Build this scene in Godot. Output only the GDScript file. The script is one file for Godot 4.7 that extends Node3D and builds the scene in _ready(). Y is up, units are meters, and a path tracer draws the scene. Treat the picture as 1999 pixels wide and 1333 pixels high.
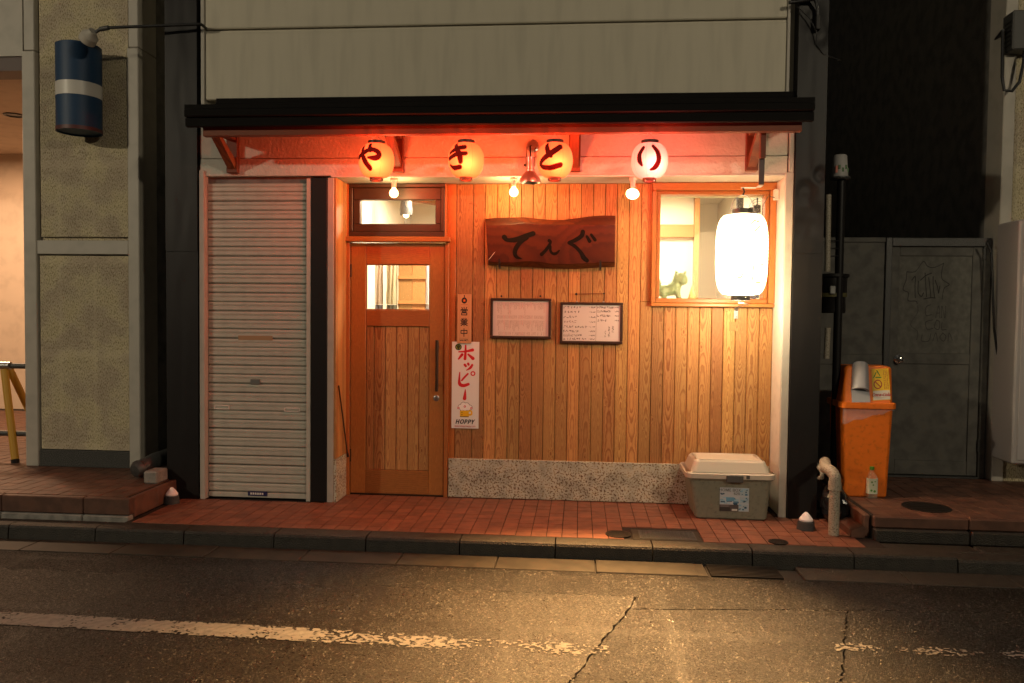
extends Node3D

const FPX := 1555.0
const EYE := Vector3(0, 1.45, 5.85)
var view := Basis.from_euler(Vector3(deg_to_rad(-2.0578), deg_to_rad(4.8076), deg_to_rad(0.6132)))
var M := {}
var rng := RandomNumberGenerator.new()
var used := {}

# ---- photo pixel -> point on a plane parallel to the shop front (z) or on level ground (height h)
func ray(px: float, py: float) -> Vector3:
	return view * Vector3(px - 999.5, 666.5 - py, -FPX)
func Q(px: float, py: float, z: float) -> Vector3:
	var d := ray(px, py)
	return EYE + d * ((z - EYE.z) / d.z)
func G(px: float, py: float, h := 0.0) -> Vector3:
	var d := ray(px, py)
	return EYE + d * ((h - EYE.y) / d.y)
func rect(x0: float, y0: float, x1: float, y1: float, z: float) -> Array:
	var my := (y0 + y1) / 2
	var mx := (x0 + x1) / 2
	return [Q(x0, my, z).x, Q(mx, y1, z).y, Q(x1, my, z).x, Q(mx, y0, z).y]

# ---- mesh builder
class MB:
	var v := PackedVector3Array()
	var n := PackedVector3Array()
	var uv := PackedVector2Array()
	func tri(a: Vector3, b: Vector3, c: Vector3, na: Vector3, nb: Vector3, nc: Vector3, ua := Vector2.ZERO, ub := Vector2.ZERO, uc := Vector2.ZERO):
		if (b - a).cross(c - a).dot(na + nb + nc) > 0:
			v.append_array([a, c, b]); n.append_array([na, nc, nb]); uv.append_array([ua, uc, ub])
		else:
			v.append_array([a, b, c]); n.append_array([na, nb, nc]); uv.append_array([ua, ub, uc])
	func flat(a: Vector3, b: Vector3, c: Vector3, hint: Vector3, t := Transform2D()):
		var nn := (b - a).cross(c - a)
		if nn.length_squared() < 1e-16:
			return
		nn = nn.normalized()
		if nn.dot(hint) < 0:
			nn = -nn
		tri(a, b, c, nn, nn, nn, t * pick(a, nn), t * pick(b, nn), t * pick(c, nn))
	func pick(p: Vector3, nn: Vector3) -> Vector2:
		var m := nn.abs()
		if m.z >= m.x and m.z >= m.y:
			return Vector2(p.x, -p.y)
		if m.y >= m.x:
			return Vector2(p.x, p.z)
		return Vector2(p.z, -p.y)
	func quad(a: Vector3, b: Vector3, c: Vector3, d: Vector3, hint: Vector3, t := Transform2D()):
		flat(a, b, c, hint, t)
		flat(a, c, d, hint, t)
	func sheet(a: Vector3, b: Vector3, c: Vector3, d: Vector3, nn: Vector3):
		# a top left, b top right, c bottom right, d bottom left: whole texture
		tri(a, b, c, nn, nn, nn, Vector2(0, 0), Vector2(1, 0), Vector2(1, 1))
		tri(a, c, d, nn, nn, nn, Vector2(0, 0), Vector2(1, 1), Vector2(0, 1))
	func box(lo: Vector3, hi: Vector3, ch := 0.0, t := Transform2D()) -> MB:
		var a := Vector3(minf(lo.x, hi.x), minf(lo.y, hi.y), minf(lo.z, hi.z))
		var b := Vector3(maxf(lo.x, hi.x), maxf(lo.y, hi.y), maxf(lo.z, hi.z))
		var cen := (a + b) / 2
		var h := (b - a) / 2
		var c := minf(ch, 0.49 * minf(h.x, minf(h.y, h.z)) * 2.0)
		for ax in 3:
			var u := (ax + 1) % 3
			var w := (ax + 2) % 3
			for s in [-1.0, 1.0]:
				var p := []
				for q in [[-1, -1], [1, -1], [1, 1], [-1, 1]]:
					var o := Vector3.ZERO
					o[ax] = s * h[ax]; o[u] = q[0] * (h[u] - c); o[w] = q[1] * (h[w] - c)
					p.append(cen + o)
				var nn := Vector3.ZERO
				nn[ax] = s
				quad(p[0], p[1], p[2], p[3], nn, t)
				if c > 0:
					for s2 in [-1.0, 1.0]:
						# edge between +-ax face and +-u face, along w
						var e := []
						for q in [[0, -1], [0, 1], [1, 1], [1, -1]]:
							var o := Vector3.ZERO
							o[ax] = s * (h[ax] - (c if q[0] else 0.0)); o[u] = s2 * (h[u] - (0.0 if q[0] else c)); o[w] = q[1] * (h[w] - c)
							e.append(cen + o)
						var n2 := Vector3.ZERO
						n2[ax] = s; n2[u] = s2
						quad(e[0], e[1], e[2], e[3], n2, t)
		if c > 0:
			for sx in [-1.0, 1.0]:
				for sy in [-1.0, 1.0]:
					for sz in [-1.0, 1.0]:
						var s := Vector3(sx, sy, sz)
						flat(cen + s * Vector3(h.x, h.y - c, h.z - c), cen + s * Vector3(h.x - c, h.y, h.z - c), cen + s * Vector3(h.x - c, h.y - c, h.z), s, t)
		return self
	func lathe(at: Vector3, prof: Array, seg := 24, ax := Vector3.UP, vlen := false) -> MB:
		# prof: Vector2(radius, along)
		var f := ax.normalized()
		var s := f.cross(Vector3(0, 0, 1) if absf(f.z) < 0.9 else Vector3(1, 0, 0)).normalized()
		var q := s.cross(f)
		for k in prof.size() - 1:
			var p0: Vector2 = prof[k]
			var p1: Vector2 = prof[k + 1]
			var d := p1 - p0
			if d.length() < 1e-7:
				continue
			var nr := Vector2(d.y, -d.x).normalized()
			var n0 := nr
			var n1 := nr
			if k > 0:
				var e: Vector2 = p0 - prof[k - 1]
				var m := Vector2(e.y, -e.x).normalized()
				if m.dot(nr) > 0.8:
					n0 = (m + nr).normalized()
			if k + 2 < prof.size():
				var e: Vector2 = prof[k + 2] - p1
				var m := Vector2(e.y, -e.x).normalized()
				if m.dot(nr) > 0.8:
					n1 = (m + nr).normalized()
			for j in seg:
				var a0 := TAU * j / seg
				var a1 := TAU * (j + 1) / seg
				var r0 := s * cos(a0) + q * sin(a0)
				var r1 := s * cos(a1) + q * sin(a1)
				var A := at + r0 * p0.x + f * p0.y
				var B := at + r1 * p0.x + f * p0.y
				var C := at + r1 * p1.x + f * p1.y
				var D := at + r0 * p1.x + f * p1.y
				var v0 := float(k) / (prof.size() - 1)
				var v1 := float(k + 1) / (prof.size() - 1)
				var u0 := float(j) / seg
				var u1 := float(j + 1) / seg
				if p0.x > 1e-6:
					tri(A, B, C, r0 * n0.x + f * n0.y, r1 * n0.x + f * n0.y, r1 * n1.x + f * n1.y, Vector2(u0, v0), Vector2(u1, v0), Vector2(u1, v1))
				if p1.x > 1e-6:
					tri(A, C, D, r0 * n0.x + f * n0.y, r1 * n1.x + f * n1.y, r0 * n1.x + f * n1.y, Vector2(u0, v0), Vector2(u1, v1), Vector2(u0, v1))
		return self
	func tube(pts: Array, rad: float, seg := 8, cap := true) -> MB:
		var f: Vector3 = (pts[1] - pts[0]).normalized()
		var s := f.cross(Vector3.UP if absf(f.y) < 0.9 else Vector3.RIGHT).normalized()
		var rings := []
		for k in pts.size():
			var t: Vector3 = (pts[mini(k + 1, pts.size() - 1)] - pts[maxi(k - 1, 0)]).normalized()
			s = (s - t * s.dot(t)).normalized()
			var q := t.cross(s)
			var ring := []
			for j in seg:
				ring.append(s * cos(TAU * j / seg) + q * sin(TAU * j / seg))
			rings.append(ring)
		for k in pts.size() - 1:
			for j in seg:
				var a: Vector3 = rings[k][j]
				var b: Vector3 = rings[k][(j + 1) % seg]
				var c: Vector3 = rings[k + 1][(j + 1) % seg]
				var d: Vector3 = rings[k + 1][j]
				tri(pts[k] + a * rad, pts[k] + b * rad, pts[k + 1] + c * rad, a, b, c)
				tri(pts[k] + a * rad, pts[k + 1] + c * rad, pts[k + 1] + d * rad, a, c, d)
		if cap:
			for e in [0, pts.size() - 1]:
				var o: Vector3 = (pts[0] - pts[1]) if e == 0 else (pts[e] - pts[e - 1])
				for j in seg - 2:
					flat(pts[e] + rings[e][0] * rad, pts[e] + rings[e][j + 1] * rad, pts[e] + rings[e][j + 2] * rad, o)
		return self
	func ribbon(pts: Array, wide: Vector3, thick: float) -> MB:
		# a flat strap along pts, 'wide' is half its width vector
		for k in pts.size() - 1:
			var d: Vector3 = (pts[k + 1] - pts[k]).normalized()
			var nn := d.cross(wide).normalized() * thick / 2
			var a: Vector3 = pts[k]
			var b: Vector3 = pts[k + 1]
			quad(a - wide + nn, a + wide + nn, b + wide + nn, b - wide + nn, nn)
			quad(a - wide - nn, a + wide - nn, b + wide - nn, b - wide - nn, -nn)
			quad(a - wide - nn, a - wide + nn, b - wide + nn, b - wide - nn, -wide)
			quad(a + wide - nn, a + wide + nn, b + wide + nn, b + wide - nn, wide)
			if k == 0:
				quad(a - wide - nn, a - wide + nn, a + wide + nn, a + wide - nn, -d)
			if k == pts.size() - 2:
				quad(b - wide - nn, b - wide + nn, b + wide + nn, b + wide - nn, d)
		return self
	func prism(poly: PackedVector2Array, x: Vector3, y: Vector3, o: Vector3, depth: float, t := Transform2D()) -> MB:
		# polygon in the plane o + x*u + y*v, extruded by depth along x cross y
		var nn := x.cross(y).normalized()
		var ix := Geometry2D.triangulate_polygon(poly)
		var p := []
		for q in poly:
			p.append(o + x * q.x + y * q.y)
		for k in range(0, ix.size(), 3):
			flat(p[ix[k]] + nn * depth, p[ix[k + 1]] + nn * depth, p[ix[k + 2]] + nn * depth, nn, t)
			flat(p[ix[k]], p[ix[k + 1]], p[ix[k + 2]], -nn, t)
		var turn := -1.0 if Geometry2D.is_polygon_clockwise(poly) else 1.0
		for k in p.size():
			var a: Vector3 = p[k]
			var b: Vector3 = p[(k + 1) % p.size()]
			quad(a, b, b + nn * depth, a + nn * depth, (b - a).cross(nn) * turn, t)
		return self
	func loft(rings: Array, cn := 5, bottom := true, top := true) -> MB:
		# rings of rounded rectangles: [y, cx, cz, hx, hz, r]
		var P := []
		var N := []
		for g in rings:
			var pr := []
			var nr := []
			for k in 4:
				var sx: float = [1, -1, -1, 1][k]
				var sz: float = [1, 1, -1, -1][k]
				for j in cn + 1:
					var a := PI / 2 * (k + float(j) / cn)
					pr.append(Vector3(g[1] + sx * (g[3] - g[5]) + cos(a) * g[5], g[0], g[2] + sz * (g[4] - g[5]) + sin(a) * g[5]))
					nr.append(Vector3(cos(a), 0, sin(a)))
			P.append(pr); N.append(nr)
		var m: int = P[0].size()
		for k in rings.size() - 1:
			for j in m:
				var i := (j + 1) % m
				var e: Vector3 = P[k + 1][j] - P[k][j]
				var e2: Vector3 = P[k + 1][i] - P[k][i]
				var na := slope(N[k][j], e)
				var nb := slope(N[k][i], e2)
				tri(P[k][j], P[k][i], P[k + 1][i], na, nb, nb, uvp(P[k][j], na), uvp(P[k][i], na), uvp(P[k + 1][i], na))
				tri(P[k][j], P[k + 1][i], P[k + 1][j], na, nb, na, uvp(P[k][j], na), uvp(P[k + 1][i], na), uvp(P[k + 1][j], na))
		for e in [0, rings.size() - 1]:
			if (e == 0 and bottom) or (e > 0 and top):
				var dir := Vector3.DOWN if e == 0 else Vector3.UP
				for j in m - 2:
					flat(P[e][0], P[e][j + 1], P[e][j + 2], dir)
		return self
	func uvp(p: Vector3, nn: Vector3) -> Vector2:
		return pick(p, nn)
	func slope(nh: Vector3, e: Vector3) -> Vector3:
		var up := e.normalized() if e.length() > 1e-9 else Vector3.UP
		var r := nh - up * nh.dot(up)
		if r.length() < 0.05:
			r = Vector3.UP if e.dot(nh) < 0 else Vector3.DOWN
		return r.normalized()
	func done() -> ArrayMesh:
		var a := []
		a.resize(Mesh.ARRAY_MAX)
		a[Mesh.ARRAY_VERTEX] = v; a[Mesh.ARRAY_NORMAL] = n; a[Mesh.ARRAY_TEX_UV] = uv
		var m := ArrayMesh.new()
		m.add_surface_from_arrays(Mesh.PRIMITIVE_TRIANGLES, a)
		return m

func mb() -> MB:
	return MB.new()

# ---- scene tree
func numbered(called: String) -> String:
	used[called] = used.get(called, -1) + 1
	return called if used[called] == 0 else "%s_%03d" % [called, used[called]]
func thing(called: String, label: String, category: String, at := Vector3.ZERO, group := "") -> Node3D:
	var o := Node3D.new()
	o.name = numbered(called)
	add_child(o)
	o.position = at
	tag(o, label, category, group)
	return o
func tag(o: Node3D, label: String, category: String, group := ""):
	o.set_meta("label", label)
	o.set_meta("category", category)
	if group:
		o.set_meta("group", group)
# shapes are written in world metres; a part sits under its thing's base
func part(b, called: String, m: Material, parent: Node3D, label := "") -> MeshInstance3D:
	var o := MeshInstance3D.new()
	o.mesh = b.done() if b is MB else b
	if o.mesh is ArrayMesh and o.mesh.surface_get_material(0) == null:
		o.mesh.surface_set_material(0, m)
	else:
		o.material_override = m
	o.name = called
	parent.add_child(o, true)
	if parent != self and parent.get_parent() == self and not parent is MeshInstance3D:
		o.position = -parent.position
	if label:
		o.set_meta("label", label)
	return o
func group_part(called: String, parent: Node3D) -> Node3D:
	var o := Node3D.new()
	o.name = called
	parent.add_child(o, true)
	o.position = -parent.position
	return o
func structure(b, called: String, m: Material, label := "", category := "") -> MeshInstance3D:
	var o := part(b, numbered(called), m, self)
	o.set_meta("kind", "structure")
	if label:
		o.set_meta("label", label)
		o.set_meta("category", category)
	return o
func text(s: String, size: float, at: Vector3, m: Material, parent: Node3D, called := "lettering", face := "Droid Sans", bold := false, slant := 0.0, squash := 1.0) -> MeshInstance3D:
	var t := TextMesh.new()
	var f := SystemFont.new()
	f.font_names = PackedStringArray([face])
	f.font_weight = 700 if bold else 400
	t.font = f
	t.text = s
	t.font_size = 48
	t.pixel_size = size / 48.0
	t.depth = 0.0015
	t.material = m
	var o := MeshInstance3D.new()
	o.mesh = t
	o.name = called
	parent.add_child(o, true)
	o.transform = Transform3D(Basis(Vector3(squash, 0, 0), Vector3(slant, 1, 0), Vector3(0, 0, 1)), at - (parent.position if parent.get_parent() == self and not parent is MeshInstance3D else Vector3.ZERO))
	return o

# ---- materials
func lin(r: float, g: float, b: float, a := 1.0) -> Color:
	var c := Color(r, g, b).linear_to_srgb()
	c.a = a
	return c
func mat(c: Color, rough := 0.7, metal := 0.0, spec := 0.5) -> StandardMaterial3D:
	var m := StandardMaterial3D.new()
	m.albedo_color = c
	m.roughness = rough
	m.metallic = metal
	m.metallic_specular = spec
	return m
func noise(kind: int, freq: float, octaves: int, sd: int) -> FastNoiseLite:
	var f := FastNoiseLite.new()
	f.noise_type = kind
	f.frequency = freq
	f.fractal_octaves = octaves
	f.seed = sd
	return f
func ntex(f: FastNoiseLite, ramp: Array, size := 512) -> NoiseTexture2D:
	var t := NoiseTexture2D.new()
	t.width = size
	t.height = size
	t.seamless = true
	t.seamless_blend_skirt = 0.2
	t.noise = f
	if ramp:
		var g := Gradient.new()
		var o := PackedFloat32Array()
		var c := PackedColorArray()
		for r in ramp:
			o.append(r[0]); c.append(r[1])
		g.offsets = o
		g.colors = c
		t.color_ramp = g
	return t
func tri_tex(m: StandardMaterial3D, t: Texture2D, per_metre: float) -> StandardMaterial3D:
	m.albedo_texture = t
	m.uv1_triplanar = true
	m.uv1_world_triplanar = true
	m.uv1_scale = Vector3.ONE * per_metre
	m.uv1_triplanar_sharpness = 8.0
	return m
func relief(m: StandardMaterial3D, t: Texture2D, cm: float):
	m.heightmap_enabled = true
	m.heightmap_texture = t
	m.heightmap_scale = cm
func grey(a: float) -> Color:
	return Color(a, a, a)
# blotches laid over the fine grain at another scale
func blotch(m: StandardMaterial3D, t: Texture2D, per_metre: float):
	m.detail_enabled = true
	m.detail_albedo = t
	m.detail_blend_mode = BaseMaterial3D.BLEND_MODE_MUL
	m.detail_uv_layer = BaseMaterial3D.DETAIL_UV_2
	m.uv2_triplanar = true
	m.uv2_world_triplanar = true
	m.uv2_scale = Vector3.ONE * per_metre

# ---- brush strokes: points [x, y, half width]
func smooth_stroke(pts: Array, step := 6) -> Array:
	var out := []
	for k in pts.size() - 1:
		var a: Array = pts[maxi(k - 1, 0)]
		var b: Array = pts[k]
		var c: Array = pts[k + 1]
		var d: Array = pts[mini(k + 2, pts.size() - 1)]
		for j in step:
			var t := float(j) / step
			var q := []
			for i in 3:
				q.append(cubic_interpolate(b[i], c[i], a[i], d[i], t))
			out.append(q)
	out.append(pts[-1])
	return out
func ink(im: Image, pts: Array, col: Color, map = null, step := 8):
	var s := smooth_stroke(pts, step) if pts.size() > 1 else pts
	for k in s.size():
		var q: Array = s[k]
		if map != null:
			q = map.call(q)
		disc(im, q[0], q[1], q[2], col)
func line(im: Image, a: Vector2, b: Vector2, r: float, col: Color):
	var m := maxi(int(a.distance_to(b) / maxf(r * 0.6, 0.7)), 1)
	for k in m + 1:
		var p := a.lerp(b, float(k) / m)
		disc(im, p.x, p.y, r, col)
func disc(im: Image, x: float, y: float, r: float, col: Color):
	for j in range(maxi(int(y - r), 0), mini(int(y + r) + 2, im.get_height())):
		for i in range(maxi(int(x - r), 0), mini(int(x + r) + 2, im.get_width())):
			if Vector2(i + 0.5 - x, j + 0.5 - y).length() <= maxf(r, 0.55):
				im.set_pixel(i, j, col)
func brush(strokes: Array, sc := 1.0) -> Array:
	# union outline of brush strokes, y down -> y up
	var out := []
	for st in strokes:
		var s := smooth_stroke(st, 5)
		var acc: PackedVector2Array
		for k in s.size() - 1:
			var p := PackedVector2Array()
			for e in [s[k], s[k + 1]]:
				for j in 12:
					p.append(Vector2(e[0], -e[1]) * sc + Vector2.from_angle(TAU * j / 12) * e[2] * sc)
			p = Geometry2D.convex_hull(p)
			p.remove_at(p.size() - 1)
			if acc.is_empty():
				acc = p
			else:
				var m := Geometry2D.merge_polygons(acc, p)
				acc = m[0]
				for c in m:
					if not Geometry2D.is_polygon_clockwise(c) and c.size() > acc.size():
						acc = c
		out.append(acc)
	return out

# ---- wood: sixteen board faces side by side, the last five straight grained
func wood_image() -> ImageTexture:
	var W := 640
	var H := 1024
	var bytes := PackedByteArray()
	bytes.resize(W * H * 3)
	var slow := noise(FastNoiseLite.TYPE_SIMPLEX, 1.0, 2, 5)
	var fib := noise(FastNoiseLite.TYPE_SIMPLEX, 1.0, 2, 9)
	for k in 16:
		var straight := k > 10
		var cx := rng.randf_range(0.02, 0.075) if not straight else rng.randf_range(0.16, 0.3)
		var d0 := rng.randf_range(0.012, 0.03)
		var tone := rng.randf_range(0.66, 1.12)
		var red := rng.randf_range(0.88, 1.12)
		var gap := rng.randf_range(0.007, 0.012) if not straight else 0.0035
		var knots := []
		for q in (2 if not straight else 0):
			knots.append(Vector3(rng.randf_range(0.015, 0.08), rng.randf_range(0.1, 2.1), rng.randf_range(0.6, 1.3)))
		var deep := rng.randf_range(0.75, 1.0) if not straight else 0.45
		for j in H:
			var y := float(j) / H * 2.2
			var dep := d0 + 0.03 * slow.get_noise_2d(y * 0.9, k * 13.7) + 0.004 * slow.get_noise_2d(y * 6.0, k * 3.1)
			var lean := 0.012 * slow.get_noise_2d(y * 0.6, k * 29.0 + 100.0)
			for i in 40:
				var x := i / 40.0 * 0.095
				var dx := x - cx - lean
				var r := sqrt(dx * dx + dep * dep) / gap
				var f := fib.get_noise_2d(x * 900.0, y * 14.0 + k * 50.0)
				var dot := 0.0
				for q in knots:
					if absf(y - q.y) < 0.09:
						var e := exp(-(pow((x - q.x) / (0.010 * q.z), 2.0) + pow((y - q.y) / (0.026 * q.z), 2.0)))
						r += 3.5 * e
						dot = maxf(dot, smoothstep(0.75, 0.95, e))
				var t := fposmod(r + f * 0.10, 1.0)
				var late := smoothstep(0.30, 0.86, t) * (1.0 - smoothstep(0.90, 1.0, t)) * deep
				late = maxf(late, dot * 1.25)
				var s := tone * (1.0 + 0.13 * f)
				var at := (j * W + k * 40 + i) * 3
				bytes[at] = int(clampf(pow(lerpf(0.55, 0.32, late) * s, 0.4545), 0, 1) * 255)
				bytes[at + 1] = int(clampf(pow(lerpf(0.278, 0.112, late) * s / red, 0.4545), 0, 1) * 255)
				bytes[at + 2] = int(clampf(pow(lerpf(0.085, 0.025, late) * s / red, 0.4545), 0, 1) * 255)
	return ImageTexture.create_from_image(Image.create_from_data(W, H, false, Image.FORMAT_RGB8, bytes))
# maps a board face of the wood picture on a box: grain along y, or along x
func board(k: int, lo: Vector2, hi: Vector2, along_x := false) -> Transform2D:
	var o := rng.randf()
	if along_x:
		return Transform2D(Vector2(0, 1 / 2.2), Vector2(0.9 / 16 / (hi.y - lo.y), 0), Vector2((k + 0.05) / 16.0 + hi.y * 0.9 / 16 / (hi.y - lo.y), o))
	return Transform2D(Vector2(0.9 / 16 / (hi.x - lo.x), 0), Vector2(0, 1 / 2.2), Vector2((k + 0.05) / 16.0 - lo.x * 0.9 / 16 / (hi.x - lo.x), o))
func plank(lo: Vector3, hi: Vector3, called: String, m: Material, parent: Node3D, k := -1, along_x := false, ch := 0.003) -> MeshInstance3D:
	var kk := k if k >= 0 else rng.randi_range(0, 10)
	return part(mb().box(lo, hi, ch, board(kk, Vector2(lo.x, lo.y), Vector2(hi.x, hi.y), along_x)), called, m, parent)

func _ready():
	rng.seed = 7
	var cam := Camera3D.new()
	cam.name = "camera"
	cam.fov = rad_to_deg(2 * atan(666.5 / FPX))
	cam.position = EYE
	cam.basis = view
	cam.near = 0.05
	cam.far = 200.0
	cam.current = true
	add_child(cam)
	var env := Environment.new()
	env.background_mode = Environment.BG_SKY
	var sky := Sky.new()
	var sm := ProceduralSkyMaterial.new()
	sm.sky_top_color = lin(0.014, 0.0135, 0.013)
	sm.sky_horizon_color = lin(0.028, 0.025, 0.021)
	sm.ground_horizon_color = lin(0.015, 0.013, 0.011)
	sm.ground_bottom_color = lin(0.01, 0.009, 0.008)
	sm.sun_angle_max = 1.0
	sky.sky_material = sm
	env.sky = sky
	env.background_energy_multiplier = 1.0
	env.tonemap_mode = Environment.TONE_MAPPER_LINEAR
	env.tonemap_exposure = 1.0
	env.sdfgi_enabled = true
	env.ssao_enabled = true
	env.ssil_enabled = true
	var we := WorldEnvironment.new()
	we.name = "environment"
	we.environment = env
	add_child(we)
	var moon := DirectionalLight3D.new()
	moon.name = "moonlight"
	moon.light_energy = 0.012
	moon.light_color = Color(1.0, 0.96, 0.9)
	moon.light_angular_distance = 12.0
	moon.shadow_enabled = true
	moon.rotation_degrees = Vector3(-48, -25, 0)
	add_child(moon)
	materials()
	street_lamps()
	road()
	pavements()
	shop()
	left_building()
	alley()
	interior()
	lanterns()
	door_things()
	pavement_things()
	alley_things()

# ---------------------------------------------------------------- materials
func materials():
	var S := FastNoiseLite.TYPE_SIMPLEX
	var wood := wood_image()
	var blotches := ntex(noise(S, 0.012, 4, 31), [[0.0, grey(0.80)], [0.45, grey(0.93)], [0.7, grey(1.0)], [1.0, Color(1.0, 0.97, 0.93)]], 512)
	var soft := ntex(noise(S, 0.010, 3, 77), [[0.0, grey(0.93)], [0.5, grey(0.985)], [1.0, grey(1.0)]], 512)
	var fine := ntex(noise(S, 0.09, 3, 12), [], 512)
	var grain := ntex(noise(S, 0.25, 2, 14), [[0.0, grey(0.82)], [1.0, grey(1.0)]], 512)
	var gritn := noise(FastNoiseLite.TYPE_CELLULAR, 0.085, 1, 3)
	gritn.cellular_return_type = FastNoiseLite.RETURN_CELL_VALUE
	gritn.cellular_jitter = 1.0
	var grit := ntex(gritn, [[0.0, Color(0.24, 0.21, 0.19)], [0.45, Color(0.50, 0.45, 0.39)], [0.8, Color(0.82, 0.75, 0.66)], [1.0, Color(1, 0.96, 0.9)]], 1024)
	var pebble := ntex(noise(S, 0.11, 2, 3), [], 1024)
	var shinyn := noise(FastNoiseLite.TYPE_CELLULAR, 0.10, 1, 8)
	shinyn.cellular_return_type = FastNoiseLite.RETURN_CELL_VALUE
	shinyn.cellular_jitter = 1.0
	var shiny := ntex(shinyn, [[0.0, grey(0.30)], [0.5, grey(0.52)], [1.0, grey(0.85)]], 1024)
	var wear := ntex(noise(S, 0.014, 4, 61), [[0.0, grey(0.55)], [0.4, grey(0.85)], [1.0, grey(1.0)]], 512)
	for a in [["asphalt", 0.028, 0.84, 0.30], ["asphalt_pale", 0.034, 0.80, 0.22], ["asphalt_dark", 0.024, 0.92, 0.36]]:
		var m := mat(lin(a[1], a[1] * 0.86, a[1] * 0.72), a[2], 0.0, 0.36)
		tri_tex(m, grit, 1.3)
		relief(m, pebble, a[3])
		m.roughness_texture = shiny
		m.roughness_texture_channel = BaseMaterial3D.TEXTURE_CHANNEL_RED
		blotch(m, wear, 0.33)
		M[a[0]] = m
	M.bitumen = mat(lin(0.012, 0.011, 0.01), 0.6)
	M.line = tri_tex(mat(lin(0.31, 0.285, 0.25), 0.55), blotches, 3.0)
	relief(M.line, pebble, 0.3)
	# concrete and stone
	M.kerb = tri_tex(mat(lin(0.032, 0.027, 0.020), 0.6), blotches, 1.6)
	relief(M.kerb, fine, 0.4)
	M.gutter = tri_tex(mat(lin(0.042, 0.036, 0.028), 0.5, 0.0, 0.36), blotches, 0.9)
	relief(M.gutter, grain, 0.12)
	M.concrete = tri_tex(mat(lin(0.30, 0.28, 0.25), 0.8), blotches, 1.3)
	relief(M.concrete, fine, 0.3)
	M.grey_block = tri_tex(mat(lin(0.20, 0.20, 0.20), 0.8), fine, 5.0)
	M.tiles = []
	for t in [0.86, 1.0, 1.12, 0.93]:
		var m := tri_tex(mat(lin(0.25 * t, 0.096 * t, 0.055 * t), 0.50), blotches, 1.1)
		relief(m, grain, 0.06)
		M.tiles.append(m)
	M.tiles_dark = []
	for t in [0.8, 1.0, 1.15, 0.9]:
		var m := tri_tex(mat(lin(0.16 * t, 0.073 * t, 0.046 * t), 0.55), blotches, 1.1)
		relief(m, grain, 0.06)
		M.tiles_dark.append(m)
	M.mortar = tri_tex(mat(lin(0.075, 0.045, 0.032), 0.9), fine, 2.0)
	M.iron = tri_tex(mat(lin(0.075, 0.06, 0.05), 0.5, 0.4), fine, 6.0)
	# walls
	M.siding = tri_tex(mat(lin(0.56, 0.52, 0.41), 0.65), soft, 0.5)
	M.siding.uv1_scale = Vector3(1.3, 0.16, 1.3)
	relief(M.siding, grain, 0.05)
	M.band = tri_tex(mat(lin(0.62, 0.58, 0.50), 0.8), soft, 0.9)
	relief(M.band, ntex(noise(S, 0.06, 4, 41), [], 512), 0.35)
	var drag := noise(S, 0.045, 4, 21)
	M.stucco = tri_tex(mat(lin(0.72, 0.63, 0.43), 0.9), ntex(noise(S, 0.05, 4, 22), [[0.0, Color(0.45, 0.42, 0.34)], [0.25, Color(0.72, 0.70, 0.62)], [0.4, grey(0.96)], [1.0, grey(1.0)]], 512), 1.7)
	M.stucco.uv1_scale = Vector3(3.4, 1.3, 3.4)
	relief(M.stucco, ntex(drag, [], 512), 1.1)
	blotch(M.stucco, ntex(noise(S, 0.011, 3, 91), [[0.0, Color(0.90, 0.88, 0.91)], [0.42, Color(0.95, 0.94, 0.96)], [0.6, Color(1, 1, 1)], [1.0, Color(1, 1, 0.96)]], 512), 0.45)
	M.trim = tri_tex(mat(lin(0.46, 0.43, 0.37), 0.55), soft, 0.8)
	M.base_grey = tri_tex(mat(lin(0.24, 0.235, 0.215), 0.85), fine, 3.0)
	M.panel_grey = tri_tex(mat(lin(0.13, 0.125, 0.11), 0.75), blotches, 0.9)
	M.dark_sheet = tri_tex(mat(lin(0.010, 0.009, 0.009), 0.48, 0.0, 0.38), soft, 1.0)
	M.dark_wall = tri_tex(mat(lin(0.20, 0.19, 0.175), 0.9), blotches, 0.7)
	M.roof = tri_tex(mat(lin(0.009, 0.008, 0.0075), 0.85, 0.0, 0.25), soft, 1.0)
	M.shutter = tri_tex(mat(lin(0.52, 0.495, 0.42), 0.5), soft, 1.3)
	M.white_paint = tri_tex(mat(lin(0.66, 0.63, 0.55), 0.6), soft, 1.3)
	M.plaster = mat(lin(0.74, 0.68, 0.55), 0.9)
	M.mottled = tri_tex(mat(lin(0.58, 0.56, 0.45), 0.55), ntex(noise(S, 0.055, 3, 52), [[0.0, Color(0.30, 0.16, 0.09)], [0.24, Color(0.50, 0.32, 0.20)], [0.31, Color(0.85, 0.79, 0.68)], [0.45, grey(0.95)], [1.0, grey(1.0)]], 512), 1.5)
	blotch(M.mottled, blotches, 1.0)
	# wood
	M.wood = mat(Color(1, 1, 1), 0.62)
	M.wood.albedo_texture = wood
	M.door_wood = mat(lin(0.84, 0.60, 0.47), 0.42)
	M.door_wood.albedo_texture = wood
	M.frame_wood = mat(lin(0.82, 0.62, 0.46), 0.42)
	M.frame_wood.albedo_texture = wood
	M.sign_wood = mat(lin(0.19, 0.075, 0.045), 0.4)
	M.sign_wood.albedo_texture = wood
	M.red_wood = mat(lin(0.34, 0.17, 0.12), 0.6)
	M.red_wood.albedo_texture = wood
	M.beam_wood = mat(lin(0.62, 0.42, 0.30), 0.65)
	M.beam_wood.albedo_texture = wood
	M.brown_frame = mat(lin(0.045, 0.022, 0.015), 0.4)
	# metals, plastics, glass
	M.black = mat(lin(0.008, 0.008, 0.008), 0.45)
	M.black_ink = mat(lin(0.006, 0.005, 0.004), 0.8, 0.0, 0.25)
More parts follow.
